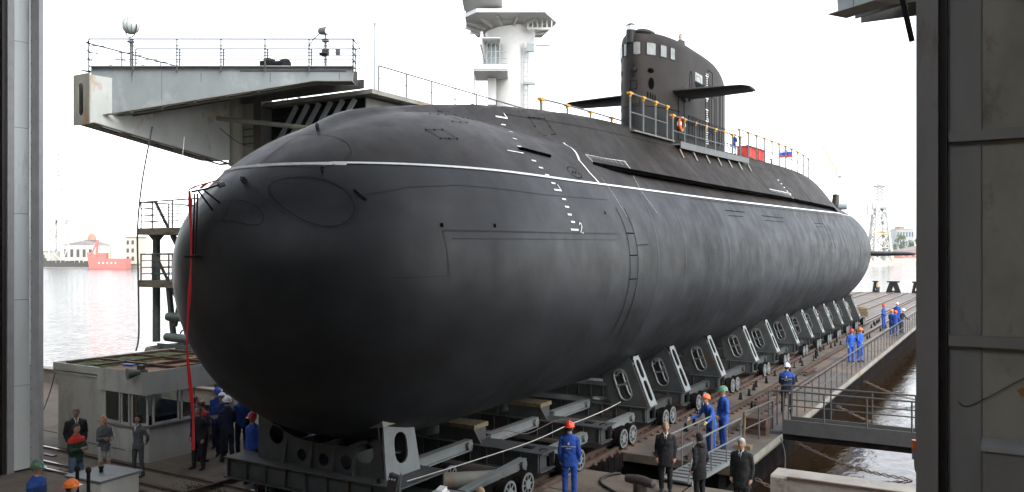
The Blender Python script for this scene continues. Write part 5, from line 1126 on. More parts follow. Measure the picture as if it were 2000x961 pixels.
m.build('edge_channel', M['galv_l'], pl_)
for a in P[::2]: m = MB(); m.bar(a + Vector((.3, .1, -.2)), a + Vector((.55, -.1, -.62)), .06, .08); m.build('clamp_arm', M['grey_r'], pl_)
m = MB(); P = [Vector((XC + 1.4, 29.4 + 4.5 * k / 6, dz(29.4 + 4.5 * k / 6, 1.4) - .0)) for k in range(7)]
for a, b in zip(P, P[1:]): m.bar(a, b, .4, .06)
m.build('walk_boards', M['galv_l'], pl_)
m = MB()
for k in range(14): y = 36.2 + k * .5; m.cyl((XC + 1.42, y, 11.25), (XC + 1.42, y, 12.15), .016, n=5)
m.tube([(XC + 1.42, 36.2, 12.15), (XC + 1.42, 43.0, 12.25)], .02, 6); m.build('inner_rail', M['black'], pl_)
def torus(mb, c, R_, r_, nu=24, nv=10):
    vs = []; fs = []
    for i in range(nu):
        for j in range(nv):
            a, b = 2 * math.pi * i / nu, 2 * math.pi * j / nv; vs.append((c[0] + r_ * math.sin(b), c[1] + (R_ + r_ * math.cos(b)) * math.cos(a), c[2] + (R_ + r_ * math.cos(b)) * math.sin(a)))
            fs.append((i * nv + j, i * nv + (j + 1) % nv, ((i + 1) % nu) * nv + (j + 1) % nv, ((i + 1) % nu) * nv + j))
    mb.add(vs, fs)
lr = thing('lifebuoy', 'orange and white lifebuoy hanging on the handrail beside the sail', 'lifebuoy', (XC + 1.36, 35.4, 11.65))
m = MB(); torus(m, (0, 0, 0), .27, .075); m.build('ring', M['orange'], lr, smooth=True); m = MB()
for a in (0, math.pi / 2, math.pi, 3 * math.pi / 2): m.box((0, .27 * math.cos(a), .27 * math.sin(a)), (.17, .1, .17), rx=a)
m.build('bands', M['white'], lr)
for i, y in enumerate((48.3, 50.3)):
    t = thing('red_crate', ['nearer of two red crates on the deck aft of the sail', 'farther of two red crates on the deck aft of the sail'][i], 'crate', (XC + .75, y, dz(y, .75) - .02), 0, 'red crates on the submarine deck')
    m = MB(); m.bx(-.35, .35, -.75, .75, 0, .6); m.build('crate_body', M['redpaint'], t); m = MB(); m.bx(-.39, .39, -.79, .79, .602, .66)
    for k in range(5): m.bx(.352, .38, -.7 + k * .33, -.64 + k * .33, .02, .58)
    m.build('crate_ribs', M['redpaint'], t)
fl = thing('deck_flag', 'small white, blue and red flag on a staff at the aft end of the deck', 'flag', (XC - .2, 60.5, 11.5)); m = MB(); m.cyl((0, 0, 0), (0, 0, 2.0), .025, n=6); m.build('staff', M['galv_l'], fl)
for k, c in enumerate(((.6, .02, .02), (.02, .08, .5), (.7, .7, .7))):
    m = MB(); n = 8; vs = []
    for i in range(n + 1): u = i / n; vs += [(u * 1.2, .08 * math.sin(u * 6), 1.2 + .25 * k), (u * 1.2, .08 * math.sin(u * 6 + .2), 1.45 + .25 * k), (u * 1.2, .02 + .08 * math.sin(u * 6), 1.2 + .25 * k), (u * 1.2, .02 + .08 * math.sin(u * 6 + .2), 1.45 + .25 * k)]
    vs = [(a * .7, b, c * .75 + .3) for a, b, c in vs]; m.add(vs, [(4 * i, 4 * i + 1, 4 * i + 5, 4 * i + 4) for i in range(n)] + [(4 * i + 2, 4 * i + 6, 4 * i + 7, 4 * i + 3) for i in range(n)]); m.build('stripe', cloth(c), fl)

# ------------------------------------------------------------------ white portal crane behind the submarine
ct = thing('white_crane', 'white portal crane tower rising behind the submarine', 'crane', tuple(at(1000, 82, 0)), YAW)
zc_ = lambda py: zat(py, 82); k82 = 82 / 1620; X_ = lambda px: (px - 1000) * k82
m = MB(); m.tube([(X_(1000), 0, 0), (X_(1000), 0, zc_(200)), (X_(1000), 0, zc_(90)), (X_(997), 0, zc_(62))], [2.3, 2.2, 2.2, 2.5], 28); m.build('column', M['whitec'], ct, smooth=True)
m = MB(); m.cyl((X_(992), 0, zc_(62)), (X_(992), 0, zc_(50)), 2.2, 3.0, 28); m.cyl((X_(990), 0, zc_(50)), (X_(990), 0, zc_(34)), 3.2, 3.2, 28); m.build('slewing_ring', M['whitec'], ct, smooth=True)
m = MB(); m.prism([(X_(912), zc_(46)), (X_(950), zc_(66)), (X_(1040), zc_(74)), (X_(1085), zc_(62)), (X_(1010), zc_(28)), (X_(960), zc_(30))], (0, 0, 0), (1, 0, 0), (0, 0, 1), 5.0) if 0 else None
m = MB(); m.prism([(X_(912), -3.5), (X_(935), -5.2), (X_(1060), -5.2), (X_(1086), -1.5), (X_(1060), 4), (X_(930), 4), (X_(912), 0)], (0, 0, zc_(50)), (1, 0, 0), (0, 1, 0), .35)
for k in range(14): a = k * 2 * math.pi / 14; m.bar((X_(992) + 2.4 * math.cos(a), 2.4 * math.sin(a), zc_(60)), (X_(992) + 4.2 * math.cos(a), 4.2 * math.sin(a), zc_(52)), .15, .5)
m.build('platform', M['whitec'], ct)
m = MB(); m.bx(X_(1030), X_(1084), -2.7, -2.6, zc_(72), zc_(68))
for k in range(7): m.bar((X_(1030 + k * 9), -2.65, zc_(70)), (X_(1030 + k * 9), -2.65, zc_(48)), .12, .12)
m.bar((X_(1028), -2.65, zc_(48)), (X_(1086), -2.65, zc_(48)), .12, .12); m.build('platform_cage', M['whitec'], ct)
m = MB(); m.prism([(X_(910), zc_(26)), (X_(982), zc_(30)), (X_(960), zc_(6)), (X_(912), zc_(12))], (0, -2, 0), (1, 0, 0), (0, 0, 1), 6.5); m.bx(X_(905), X_(972), -6, 1.5, zc_(13), zc_(11)); m.build('machine_house', M['whitec'], ct)
m = MB()
for k in range(6): m.cyl((X_(912 + k * 11), -3.1, zc_(12)), (X_(912 + k * 11), -3.1, zc_(-6)), .06, n=5)
for z in (12, 3, -6): m.tube([(X_(912), -3.1, zc_(z)), (X_(967), -3.1, zc_(z))], .05, 5)
m.build('house_railing', M['whitec'], ct)
m = MB(); m.prism([(X_(950), zc_(-20)), (X_(1010), zc_(-20)), (X_(1010), zc_(34)), (X_(968), zc_(34))], (0, .5, 0), (1, 0, 0), (0, 0, 1), 4.0); m.build('upper_mast', M['whitec'], ct)
m = MB(); m.bx(X_(945), X_(978), -3.6, -1.4, zc_(96), zc_(94)); m.bx(X_(945), X_(978), -1.6, -1.4, zc_(155), zc_(96)); m.bx(X_(930), X_(992), -5.8, -1.2, zc_(163), zc_(158)); m.bx(X_(928), X_(992), -5.9, -5.8, zc_(160), zc_(152)); m.bx(X_(940), X_(978), -4.6, -1.4, zc_(98), zc_(96)); m.bar((X_(943), -4.5, zc_(97)), (X_(950), -2, zc_(120)), .2, 1.5); m.build('landing_house', M['whitec'], ct)
m = MB()
for k in range(5): m.cyl((X_(945 + k * 8), -3.5, zc_(158)), (X_(945 + k * 8), -3.5, zc_(96)), .06, n=5)
for z in (140, 130, 118): m.tube([(X_(945), -3.5, zc_(z)), (X_(990), -3.5, zc_(z))], .05, 5)
m.bx(X_(952), X_(972), -2.2, -2.0, zc_(150), zc_(100)); m.build('landing_frames', M['grey_w'], ct)
m = MB(); m.bar((X_(962), -2.4, zc_(215)), (X_(962), -2.4, zc_(164)), 1.2, .8, up=(1, 0, 0)); m.bar((X_(1058), 0, 0), (X_(1055), 0, zc_(175)), 1.0, 1.0, up=(0, 1, 0)); m.bar((X_(930), -3.7, zc_(205)), (X_(930), -3.7, zc_(130)), .15, .15, up=(0, 1, 0)); m.build('struts', M['whitec'], ct)
m = MB(); m.bar((X_(1030), -2.3, 2), (X_(1030), -2.3, zc_(95)), .1, .1, up=(0, 1, 0)); m.bar((X_(1022), -2.3, 2), (X_(1022), -2.3, zc_(95)), .1, .1, up=(0, 1, 0))
for k in range(40): m.bar((X_(1022), -2.3, 8 + k * .45), (X_(1030), -2.3, 8 + k * .45), .05, .05)
m.bx(X_(1022), X_(1045), -2.6, -2.2, zc_(175), zc_(171)); m.bx(X_(1028), X_(1042), -2.6, -2.2, zc_(112), zc_(98)); m.bar((X_(1045), -2.4, zc_(100)), (X_(1072), -2.4, zc_(100)), .25, .12); m.build('ladder', M['grey_w'], ct)
m = MB(); m.bx(-6, 6, -6, 6, -3, .5); m.build('crane_base', M['side'], ct)

# ------------------------------------------------------------------ far shore
def lattice(name, lab, px, d, w0, w1, z0, z1, nb, mtl, extra=None, group=None):
    t = thing(name, lab, 'crane', tuple(at(px, d, 0)), YAW, group); m = MB(); r = w0 * .06
    def c(u, sx, sy): w = w0 + (w1 - w0) * u; return Vector((sx * w / 2, sy * w / 2, z0 + (z1 - z0) * u))
    for sx in (-1, 1):
        for sy in (-1, 1): m.bar(c(0, sx, sy), c(1, sx, sy), r * 2, r * 2, up=(0, 1, 0))
    for i in range(nb):
        u0, u1 = i / nb, (i + 1) / nb
        for sy in (-1, 1): m.bar(c(u0, -1, sy), c(u1, 1, sy), r, r, up=(0, 1, 0)); m.bar(c(u0, 1, sy), c(u1, -1, sy), r, r, up=(0, 1, 0)); m.bar(c(u1, -1, sy), c(u1, 1, sy), r, r)
        for sx in (-1, 1): m.bar(c(u0, sx, -1), c(u1, sx, 1), r, r, up=(1, 0, 0)); m.bar(c(u1, sx, -1), c(u1, sx, 1), r, r)
    m.build('lattice_tower', mtl, t); return t
d = 420; q = d / 1620
lc = lattice('lattice_crane', 'pale lattice portal crane on the far bank at the left', 115, d, 24 * q, 22 * q, 1, zat(430, d), 3, M['girder_lit'])
m = MB(); m.bx(-12 * q, 14 * q, -10 * q, 10 * q, zat(430, d), zat(424, d)); m.bx(-14 * q, 12 * q, -7 * q, 7 * q, zat(424, d), zat(398, d)); m.build('machinery_house', M['whitec'], lc)
lat2 = MB()
for k in range(12):
    za, zb = zat(395 - k * 8, d), zat(387 - k * 8, d); w = 7 * q * (1 - k / 16)
    lat2.bar((-w, 0, za), (w, 0, zb), .5, .5, up=(0, 1, 0)); lat2.bar((w, 0, za), (-w, 0, zb), .5, .5, up=(0, 1, 0)); lat2.bar((-w, 0, za), (-w, 0, zb), .4, .4, up=(0, 1, 0)); lat2.bar((w, 0, za), (w, 0, zb), .4, .4, up=(0, 1, 0))
lat2.bar((0, 0, zat(300, d)), (1.5, 0, zat(262, d)), .4, .4, up=(0, 1, 0)); lat2.bar((-6 * q, 0, zat(342, d)), (8 * q, 0, zat(342, d)), .5, .5); lat2.build('jib', M['girder_lit'], lc)
d = 470; q = d / 1620
rc = lattice('portal_crane', 'white and yellow portal crane on the far bank at the right', 1718, d, 34 * q, 18 * q, 1, zat(405, d), 4, M['girder_lit'])
m = MB(); m.bx(-16 * q, 18 * q, -8 * q, 8 * q, zat(408, d), zat(395, d)); m.bx(-24 * q, -12 * q, -6 * q, 6 * q, zat(420, d), zat(400, d)); m.build('machinery_house', M['whitec'], rc)
m = MB()
for k in range(6):
    za, zb = zat(395 - k * 6, d), zat(389 - k * 6, d); w = 9 * q
    m.bar((-w, 0, za), (w, 0, zb), .4, .4, up=(0, 1, 0)); m.bar((w, 0, za), (-w, 0, zb), .4, .4, up=(0, 1, 0)); m.bar((-w, 0, zb), (w, 0, zb), .4, .4)
m.bx(-11 * q, 10 * q, -3 * q, 3 * q, zat(366, d), zat(362, d)); m.build('gantry_head', M['grey_r'], rc)
m = MB(); m.bar((-12 * q, 0, 1), (-8 * q, 0, zat(455, d)), 1.4, 1.4, up=(0, 1, 0)); m.bar((26 * q, 0, 1), (16 * q, 0, zat(455, d)), 1.4, 1.4, up=(0, 1, 0)); m.bar((-12 * q, 0, zat(456, d)), (20 * q, 0, zat(456, d)), 1.4, 1.6); m.build('portal_legs', M['bronze'], rc)
d = 460; q = d / 1620; jc = thing('jib_crane', 'slanting pale crane jib far away above the stern', 'crane', tuple(at(1640, d, 1)), YAW)
m = MB()
for s_ in (-1, 1): m.bar((-33 * q, s_ * .6, zat(290, d)), (-4 * q, s_ * .6, zat(340, d)), .3, .3, up=(0, 1, 0))
for k in range(10): u = k / 10; m.bar((-33 * q + 29 * q * u, -.6, zat(290 + 50 * u, d)), (-33 * q + 29 * q * (u + .1), .6, zat(290 + 50 * (u + .1), d)), .2, .2)
m.build('jib', M['bronze'], jc); m = MB(); m.bx(-6 * q, 4 * q, -2, 2, zat(348, d), zat(338, d)); m.bar((0, 0, 0), (0, 0, zat(348, d)), 1.5, 1.5, up=(0, 1, 0)); m.build('crane_mast', M['whitec'], jc)
# red ship
d = 385; q = d / 1620; shp = thing('red_ship', 'small red ship with a white wheelhouse moored at the far left bank', 'ship', tuple(at(213, d, WZ)), YAW)
m = MB(); hh = [(-38 * q, 5.0), (38 * q, 3.4), (36 * q, 0), (-30 * q, 0)]; m.prism([(-38 * q, 0 + 7.5), (-32 * q, 6.0), (-10 * q, 4.6), (38 * q, 4.6), (37 * q, 0), (-33 * q, 0)], (0, 0, 0), (1, 0, 0), (0, 0, 1), 5.5); m.build('ship_hull', M['shipred'], shp)
m = MB(); m.bx(8 * q, 30 * q, -2, 2, 4.6, 10.5); m.bx(12 * q, 26 * q, -1.8, 1.8, 10.5, 13); m.build('wheelhouse', M['whitec'], shp); m = MB(); m.bar((-25 * q, 0, 5), (-22 * q, 0, 13), .8, .8, up=(0, 1, 0)); m.bar((-35 * q, 0, 6.5), (-24 * q, 0, 12), .5, .5, up=(0, 1, 0)); m.bx(-20 * q, -4 * q, -1.5, 1.5, 4.6, 7.2); m.build('deck_gear', M['shipred'], shp); m = MB()
for k in range(5): m.box((-14 * q + k * 8 * q, -2.78, 2.6), (2.2 * q, .05, .8))
m.build('hull_patches', M['white'], shp)
# moored barge and quay buildings
m = MB(); d = 400; q = d / 1620; o = at(130, d, 0); m.box((0, 0, -.2), (110 * q, 6, 2.2))
for k in range(12): m.box((-50 * q + k * 9 * q, -1, 1.2), (R.uniform(2, 6) * q, 2, R.uniform(.5, 1.5)))
b_ = tag(m.build('work_barge', M['grey_d'], loc=(o.x, o.y, 0)), 'low dark barge along the far left bank below the lattice crane', 'barge'); b_.rotation_euler = (0, 0, YAW)
def building(px0, px1, pyt, d, dep, mw, lab, roof=None, nw=0, nf=0, name='harbour_building', pyr=None):
    q = d / 1620; c = at((px0 + px1) / 2, d + dep / 2, 0); t = thing(name, lab, 'building', tuple(c), YAW, 'buildings on the far bank'); w_ = (px1 - px0) * q; h = zat(pyt, d)
    m = MB(); m.bx(-w_ / 2, w_ / 2, -dep / 2, dep / 2, .2, h); m.build('wall', mw, t)
    m = MB()
    if pyr: hr = zat(pyr, d); m.prism([(-w_ / 2 - .5, h), (w_ / 2 + .5, h), (w_ * .1, hr)], (0, 0, .01), (1, 0, 0), (0, 0, 1), dep + 1)
    else: m.bx(-w_ / 2 - .4, w_ / 2 + .4, -dep / 2 - .4, dep / 2 + .4, h + .005, h + .6)
    m.build('roof', roof or M['farroof'], t)
    for i in range(nw):
        for j in range(nf):
            m = MB(); x = -w_ / 2 + w_ * (i + .5) / nw; z = .8 + (h - 1.2) * (j + .5) / nf; m.box((x, -dep / 2 - .03, z), (w_ / nw * .5, .1, (h - 1) / nf * .5)); m.build('window', M['steel'], t)
    return t
building(256, 275, 464, 400, 12, M['plaster'], 'tall slim tower block on the far bank just left of the access tower', nw=2, nf=3)
building(140, 200, 478, 470, 20, M['plaster'], 'wide pale shed with a low gable on the far left bank', pyr=470, nw=5, nf=1)
t = building(172, 187, 470, 480, 8, M['brick'], 'domed brick tower on the far left bank', nw=1, nf=2); m = MB(); m.ell((0, 0, zat(470, 480) + 1), (2.5, 2.5, 3.5)); m.cyl((0, 0, zat(470, 480) + 4), (0, 0, zat(450, 480)), .3); m.build('dome', M['brick'], t, smooth=True)
building(200, 254, 484, 500, 20, M['brick'], 'long low brick hall behind the red ship', nw=7, nf=1)
building(82, 104, 492, 460, 14, M['plaster'], 'small pale hut at the far bank beside the left door leaf', nw=2, nf=1)
building(1742, 1776, 448, 820, 20, M['grey_w'], 'grey multi-storey block far behind the right bank', nw=6, nf=3)
building(1752, 1762, 444, 830, 10, M['brick'], 'red penthouse storey standing above the grey block on the right bank')
building(1752, 1830, 490, 660, 20, M['shipred'], 'long low red shed on the right bank beside the jamb', pyr=480, nw=6, nf=1)
building(1700, 1745, 495, 700, 14, M['plaster'], 'low pale shed under the right portal crane', nw=4, nf=1)
m = MB(); c = at(1745, 645, 0)
for k in range(60): m.box((k * 1.4 - 42, 0, -.8), (.7, .8, 2.2))
o = tag(m.build('sheet_pile_wall', M['grey_r'], loc=tuple(c)), 'ribbed rusty sheet pile wall along the far right bank', 'quay wall'); o.rotation_euler = (0, 0, YAW)
def tree(px, d, pyt, wpx, lab, seed):
    rr = random.Random(seed); c = at(px, d, 0); h = zat(pyt, d) - .5; w_ = wpx * d / 1620; t = thing('bank_tree', lab, 'tree', tuple(c), 0, 'trees on the far bank')
    m = MB(); m.tube([(0, 0, .2), (.2, 0, h * .4), (0, .1, h * .75)], [h * .035, h * .022, h * .01], 7)
    for k in range(5): a = rr.uniform(0, 6.28); m.tube([(0, 0, h * (.3 + .08 * k)), (math.cos(a) * w_ * .3, math.sin(a) * w_ * .3, h * (.5 + .09 * k))], [h * .012, h * .004], 5)
    m.build('trunk', M['bark'], t); m = MB()
    cl = [(rr.uniform(-.33, .33) * w_, rr.uniform(-.33, .33) * w_, h * rr.uniform(.38, .88), rr.uniform(.12, .22) * w_) for _ in range(12)]
    for k in range(1500):
        x, y, z, r = rr.choice(cl); a = Vector((rr.gauss(0, 1), rr.gauss(0, 1), rr.gauss(0, 1))).normalized() * r * rr.uniform(.6, 1.08); p = Vector((x, y, z)) + a; s_ = w_ * .028 * rr.uniform(.6, 1.4)
        u = Vector((rr.gauss(0, 1), rr.gauss(0, 1), rr.gauss(0, 1))).normalized(); v = u.orthogonal().normalized(); m.add([p - u * s_, p + v * s_, p + u * s_, p - v * s_], [(0, 1, 2, 3)])
    m.build('crown', M['leaf'], t, fix=False)
tree(248, 405, 468, 20, 'green tree on the far bank left of the slim tower block', 1)
tree(1758, 690, 455, 26, 'bushy green tree on the right bank nearest the portal crane', 2)
tree(1785, 690, 462, 22, 'green tree on the right bank partly hidden by the door jamb', 3)
tree(1735, 690, 462, 20, 'smaller green tree behind the legs of the right portal crane', 4)
tree(85, 430, 503, 14, 'low yellow-green bush tree on the left bank by the door leaf', 5)

# ------------------------------------------------------------------ people
from mathutils import noise as pnoise
SKIN = mat('skin', (.42, .24, .17), .55, var=.08, scale=12)
EYE = mat('eye_dark', (.02, .015, .012), .3)
LIP = mat('lips', (.30, .12, .10), .5)
def caps(m, a, b, ra, rb, n=10, sq=1.0, axis=None):
    a, b = Vector(a), Vector(b); d = (b - a)
    if d.length < 1e-5: d = Vector((0, 0, 1e-3))
    dn = d.normalized(); u = dn.cross(Vector((0, 1, 0)))
    if u.length < .1: u = dn.cross(Vector((1, 0, 0)))
    u.normalize(); v = dn.cross(u); vs = []; fs = []
    prof_ = [(-1, .05), (-.8, .6), (-.4, .92), (0, 1)]; rows = [(a + dn * ra * t, ra * k) for t, k in prof_] + [(b + dn * rb * -t, rb * k) for t, k in prof_[::-1]]
    for c, r in rows: vs += [c + (u * math.cos(2 * math.pi * k / n) + v * sq * math.sin(2 * math.pi * k / n)) * r for k in range(n)]
    for i in range(len(rows) - 1): fs += [(i * n + k, i * n + (k + 1) % n, (i + 1) * n + (k + 1) % n, (i + 1) * n + k) for k in range(n)]
    fs += [tuple(range(n))[::-1], tuple((len(rows) - 1) * n + k for k in range(n))]; m.add(vs, fs)
def torso_loft(m, rows, n=16):
    """rows: (centre, rx, ry)"""
    vs = []
    for c, rx, ry in rows:
        for k in range(n):
            a = 2 * math.pi * k / n; ca, sa = math.cos(a), math.sin(a)
            vs.append(Vector(c) + Vector((rx * abs(ca) ** .85 * (1 if ca > 0 else -1), ry * sa, 0)))
    m.add(vs, [(i * n + k, i * n + (k + 1) % n, (i + 1) * n + (k + 1) % n, (i + 1) * n + k) for i in range(len(rows) - 1) for k in range(n)] + [tuple(range(n))[::-1], tuple((len(rows) - 1) * n + k for k in range(n))])
DG = bpy.context.evaluated_depsgraph_get
ARMS = {  # elbow offset and wrist offset for the right arm (x outwards, y forward)
    'down': ((.045, -.02, -.285), (.01, .06, -.245)), 'relax': ((.055, -.05, -.28), (-.01, .10, -.225)),
    'behind': ((.09, -.12, -.25), (-.13, -.10, -.19)), 'crossed': ((.08, .06, -.26), (-.22, .19, .05)),
    'front': ((.05, .02, -.275), (-.13, .17, -.10)), 'phone': ((.05, .06, -.27), (-.08, .24, .06)),
    'rail': ((.10, .12, -.25), (.08, .24, -.08)), 'hip': ((.17, -.06, -.23), (-.08, .12, -.20)), 'pocket': ((.06, -.05, -.275), (-.04, .13, -.20)), 'clasp': ((.10, .02, -.27), (-.17, .14, -.17)), 'hold': ((.06, .05, -.27), (-.10, .21, .02))}
def person(lab, x, y, face, h=1.76, z=0., jacket=(.02, .08, .42), trousers=None, shoes=(.02, .02, .02), arms=('relax', 'relax'), hat=None, hair=(.04, .025, .015), haircut='short',
           coat=0., female=False, head_yaw=0., head_pitch=0., lean=0., stance=.0, group=None, yoke=None, skirt=None, hand=None, stout=1., step=0., collar=None, tie=False, hood=False):
    s = h / 1.78; t = thing('person', lab, 'person', (x, y, z), face, group)
    trousers = trousers or jacket; wS = (.155 if female else .185) * stout
    m = MB(); prims = []   # for colour assignment: (a, b, ra, rb, idx) ; 0 skin 1 jacket 2 trousers 3 shoes 4 yoke 5 hand
    def seg(a, b, ra, rb, idx, sq=1.): caps(m, a, b, ra, rb, 12, sq); prims.append((Vector(a), Vector(b), ra, rb, idx))
    L = lambda zz: Vector((0, (zz - .95) * lean, zz)) if zz > .95 else Vector((0, 0, zz))
    for sx in (-1, 1):
        hx = .095; f = stance * .12 * sx; fy = step * sx
        hip = Vector((sx * hx, 0, .90)); kn = Vector((sx * (hx + .012 + abs(f) * .5), .02 + fy * .5, .49)); an = Vector((sx * (hx + .01 + abs(f)), -.015 + fy, .10))
        ra, rb, rc = (.088, .062, .05) if trousers != 'skin' else (.085, .055, .04)
        loose = 1.12 if not female else 1.0
        seg(hip, kn, ra * loose * stout, rb * loose * 1.05, 2); seg(kn, an + Vector((0, 0, .02)), rb * loose * 1.05, rc * loose * 1.15, 2 if not skirt else 0)
        seg(an + Vector((0, -.03, -.045)), an + Vector((sx * .02, .15, -.062)), .046, .036, 3, .8)
    hem = .80 - coat; fl = 1 + coat * .35
    rows = [((0, 0, hem), wS * .98 * fl, .135 * stout * fl), ((0, 0, .95), wS * .93 * (1 + coat * .2), .13 * stout), (L(1.10), wS * (.84 if female else .90), .118 * stout), (L(1.28), wS * .97, .135 * stout), (L(1.38), wS * .98, .125), (L(1.435), wS * .84, .11), (L(1.475), wS * .60, .09), (L(1.515), wS * .40, .072)]
    torso_loft(m, rows); prims.append((Vector((0, 0, hem + .05)), L(1.10), .13, .13, 1)); prims.append((L(1.10), L(1.40), .13, .12, 1)); prims.append((Vector((.09, 0, hem + .03)), L(1.42) + Vector((.10, 0, 0)), .09, .08, 1)); prims.append((Vector((-.09, 0, hem + .03)), L(1.42) + Vector((-.10, 0, 0)), .09, .08, 1))
    nk = L(1.50); hc = L(1.655) + Vector((0, .02 + .03 * math.sin(head_pitch), 0))
    seg(nk - Vector((0, 0, .03)), hc - Vector((0, .01, .08)), .058, .055, 0)
    HR = Matrix.Rotation(head_yaw, 3, 'Z') @ Matrix.Rotation(-head_pitch, 3, 'X')
    hd = lambda v: hc + HR @ Vector(v)
    m.ell(hc, (.078, .098, .115), 16, 12, HR); prims.append((hd((0, 0, -.02)), hd((0, 0, .03)), .09, .09, 0))
    m.ell(hd((0, .03, -.055)), (.058, .062, .066), 12, 8, HR)
    seg(hd((0, .092, .012)), hd((0, .112, -.022)), .012, .016, 0)
    for sx in (-1, 1): m.ell(hd((sx * .08, -.005, -.01)), (.012, .024, .032), 8, 6, HR)
    hands = []
    for sx, ar in ((-1, arms[0]), (1, arms[1])):
        sh = L(1.385) + Vector((sx * wS * .90, 0, 0)); e0, w0 = ARMS[ar] if isinstance(ar, str) else ar; el = sh + Vector((sx * e0[0], e0[1], e0[2])); wr = el + Vector((sx * w0[0], w0[1], w0[2]))
        seg(sh, el, .066 * stout, .052, 1); seg(el, wr, .052, .038, 1); d = (wr - el).normalized(); hp = wr + d * .075; prims.append((wr + d * .035, hp, .04, .04, 5)); caps(m, wr - d * .01, hp, .030, .036, 10, .62); hands.append((sx, wr, hp, d))
    if collar is not None or tie: pass
    me0 = m.build('tmp', SKIN); 
    md = me0.modifiers.new('r', 'REMESH'); md.mode = 'VOXEL'; md.voxel_size = .0185; md.use_smooth_shade = True
    sm_ = me0.modifiers.new('s', 'SMOOTH'); sm_.factor = .5; sm_.iterations = 3
    dg = bpy.context.evaluated_depsgraph_get(); me = bpy.data.meshes.new_from_object(me0.evaluated_get(dg)); bpy.data.objects.remove(me0)
    vc = np.empty(len(me.vertices) * 3); me.vertices.foreach_get('co', vc); vc = vc.reshape(-1, 3)
    # append fingers, eyes, mouth
    V = [tuple(v) for v in vc]; F = [tuple(p.vertices) for p in me.polygons]
    fc = np.array([vc[list(f)].mean(0) for f in F]); best = np.full(len(F), 9.); idx = np.zeros(len(F), int)
    for a, b, ra, rb, k in prims:
        a_, b_ = np.array(a), np.array(b); ab = b_ - a_; tt = np.clip(((fc - a_) @ ab) / max(1e-9, ab @ ab), 0, 1); dd = np.linalg.norm(fc - a_ - tt[:, None] * ab, axis=1) - (ra + (rb - ra) * tt)
        w_ = dd < best; best[w_] = dd[w_]; idx[w_] = k
    tz = fc[:, 2]; up = np.array([L(1.3).y])
    idx[(idx == 1) & (tz < hem + .012) & (np.abs(fc[:, 0]) < .2)] = 2
    if coat > .05: idx[(idx == 2) & (tz > hem + .02)] = 1
    if skirt: idx[(idx == 2) & (tz > .5)] = 6; idx[(idx == 2)] = 0
    idx[(idx == 0) & (tz < 1.50) & (tz > 1.0)] = 1
    idx[(tz > 1.47) & (tz < 1.535) & (idx == 0) & (fc[:, 1] < nk.y + .03)] = 1
    if yoke: idx[(idx == 1) & (tz > 1.33)] = 4
    # cloth folds
    vl = np.zeros(len(vc), bool)
    for fi, f in enumerate(F):
        if idx[fi] in (1, 2, 4, 6): vl[list(f)] = True
    nv = np.empty(len(vc) * 3); me.vertices.foreach_get('normal', nv); nv = nv.reshape(-1, 3); o_ = R.uniform(0, 50)
    for i in np.nonzero(vl)[0]:
        p = vc[i]; q_ = pnoise.noise(Vector((p[0] * 7 + o_, p[1] * 7, p[2] * 13 + p[0] * 5))) * .011 + pnoise.noise(Vector((p[0] * 16, p[1] * 16 + o_, p[2] * 30))) * .006
        V[i] = tuple(p + nv[i] * q_)
    x_ = MB(); x_.v = V; x_.f = F; x_.m = list(idx)
    for sx, wr, hp, d in hands:
        x_.mi = 5; side_ = d.cross(Vector((sx, 0, 0)));
        if side_.length < .2: side_ = d.cross(Vector((0, 0, 1)))
        side_.normalize(); nrm = side_.cross(d).normalized() * (-sx)
        inw = Vector((-sx, 0, 0)); inw = (inw - d * inw.dot(d))
        if inw.length < .2: inw = Vector((0, 0, -1)) - d * (-d.z)
        inw.normalize(); sp = d.cross(inw).normalized()
        for k, (o_, l_) in enumerate(((-.028, .066), (-.010, .078), (.010, .073), (.027, .056))):
            b0 = hp + sp * o_ - d * .01; k1 = b0 + d * l_ * .5 + inw * .006; k2 = k1 + d * l_ * .32 + inw * l_ * .28; k3 = k2 + d * l_ * .08 + inw * l_ * .30
            x_.tube([b0, k1, k2, k3], [.0100, .0095, .0088, .0070], 7)
        th = -1 if sp.y < 0 else 1
        b0 = wr + d * .03 + sp * .026 * th; x_.tube([b0, b0 + sp * .026 * th + d * .028 + inw * .01, b0 + sp * .03 * th + d * .055 + inw * .022, b0 + sp * .026 * th + d * .074 + inw * .03], [.013, .0125, .011, .008], 7)
    x_.mi = 7
    for sx in (-1, 1): x_.ell(hd((sx * .031, .085, .015)), (.012, .009, .008), 8, 6, HR); x_.bar(hd((sx * .017, .096, .036)), hd((sx * .047, .086, .037)), .006, .007)
    x_.mi = 8; x_.ell(hd((0, .090, -.055)), (.022, .008, .006), 8, 6, HR)
    if tie or collar:
        x_.mi = 9
        n0 = L(1.48); x_.tube([n0 + Vector((-.055, .05, .03)), n0 + Vector((0, .115, -.05)), n0 + Vector((.055, .05, .03))], .018, 6); x_.add([n0 + Vector((-.045, .125, -.02)), n0 + Vector((.045, .125, -.02)), L(1.30) + Vector((0, .142, 0))], [(0, 1, 2)])
        if tie: x_.mi = 10; x_.bar(n0 + Vector((0, .13, -.03)), L(1.27) + Vector((0, .150, 0)), .03, .01, up=(0, 1, 0))
    if hood: x_.mi = 1; x_.ell(L(1.49) + Vector((0, -.085, 0)), (.12, .075, .07), 12, 8)
    glove = hand or (.42, .24, .17)
    mats = [SKIN, cloth(jacket), cloth(trousers if trousers != 'skin' else (.42, .24, .17)), cloth(shoes), cloth(yoke or jacket), SKIN if hand is None else cloth(hand), cloth(skirt or jacket), EYE, LIP, cloth((.6, .6, .6)), cloth((.03, .03, .06))]
    bpy.data.meshes.remove(me)
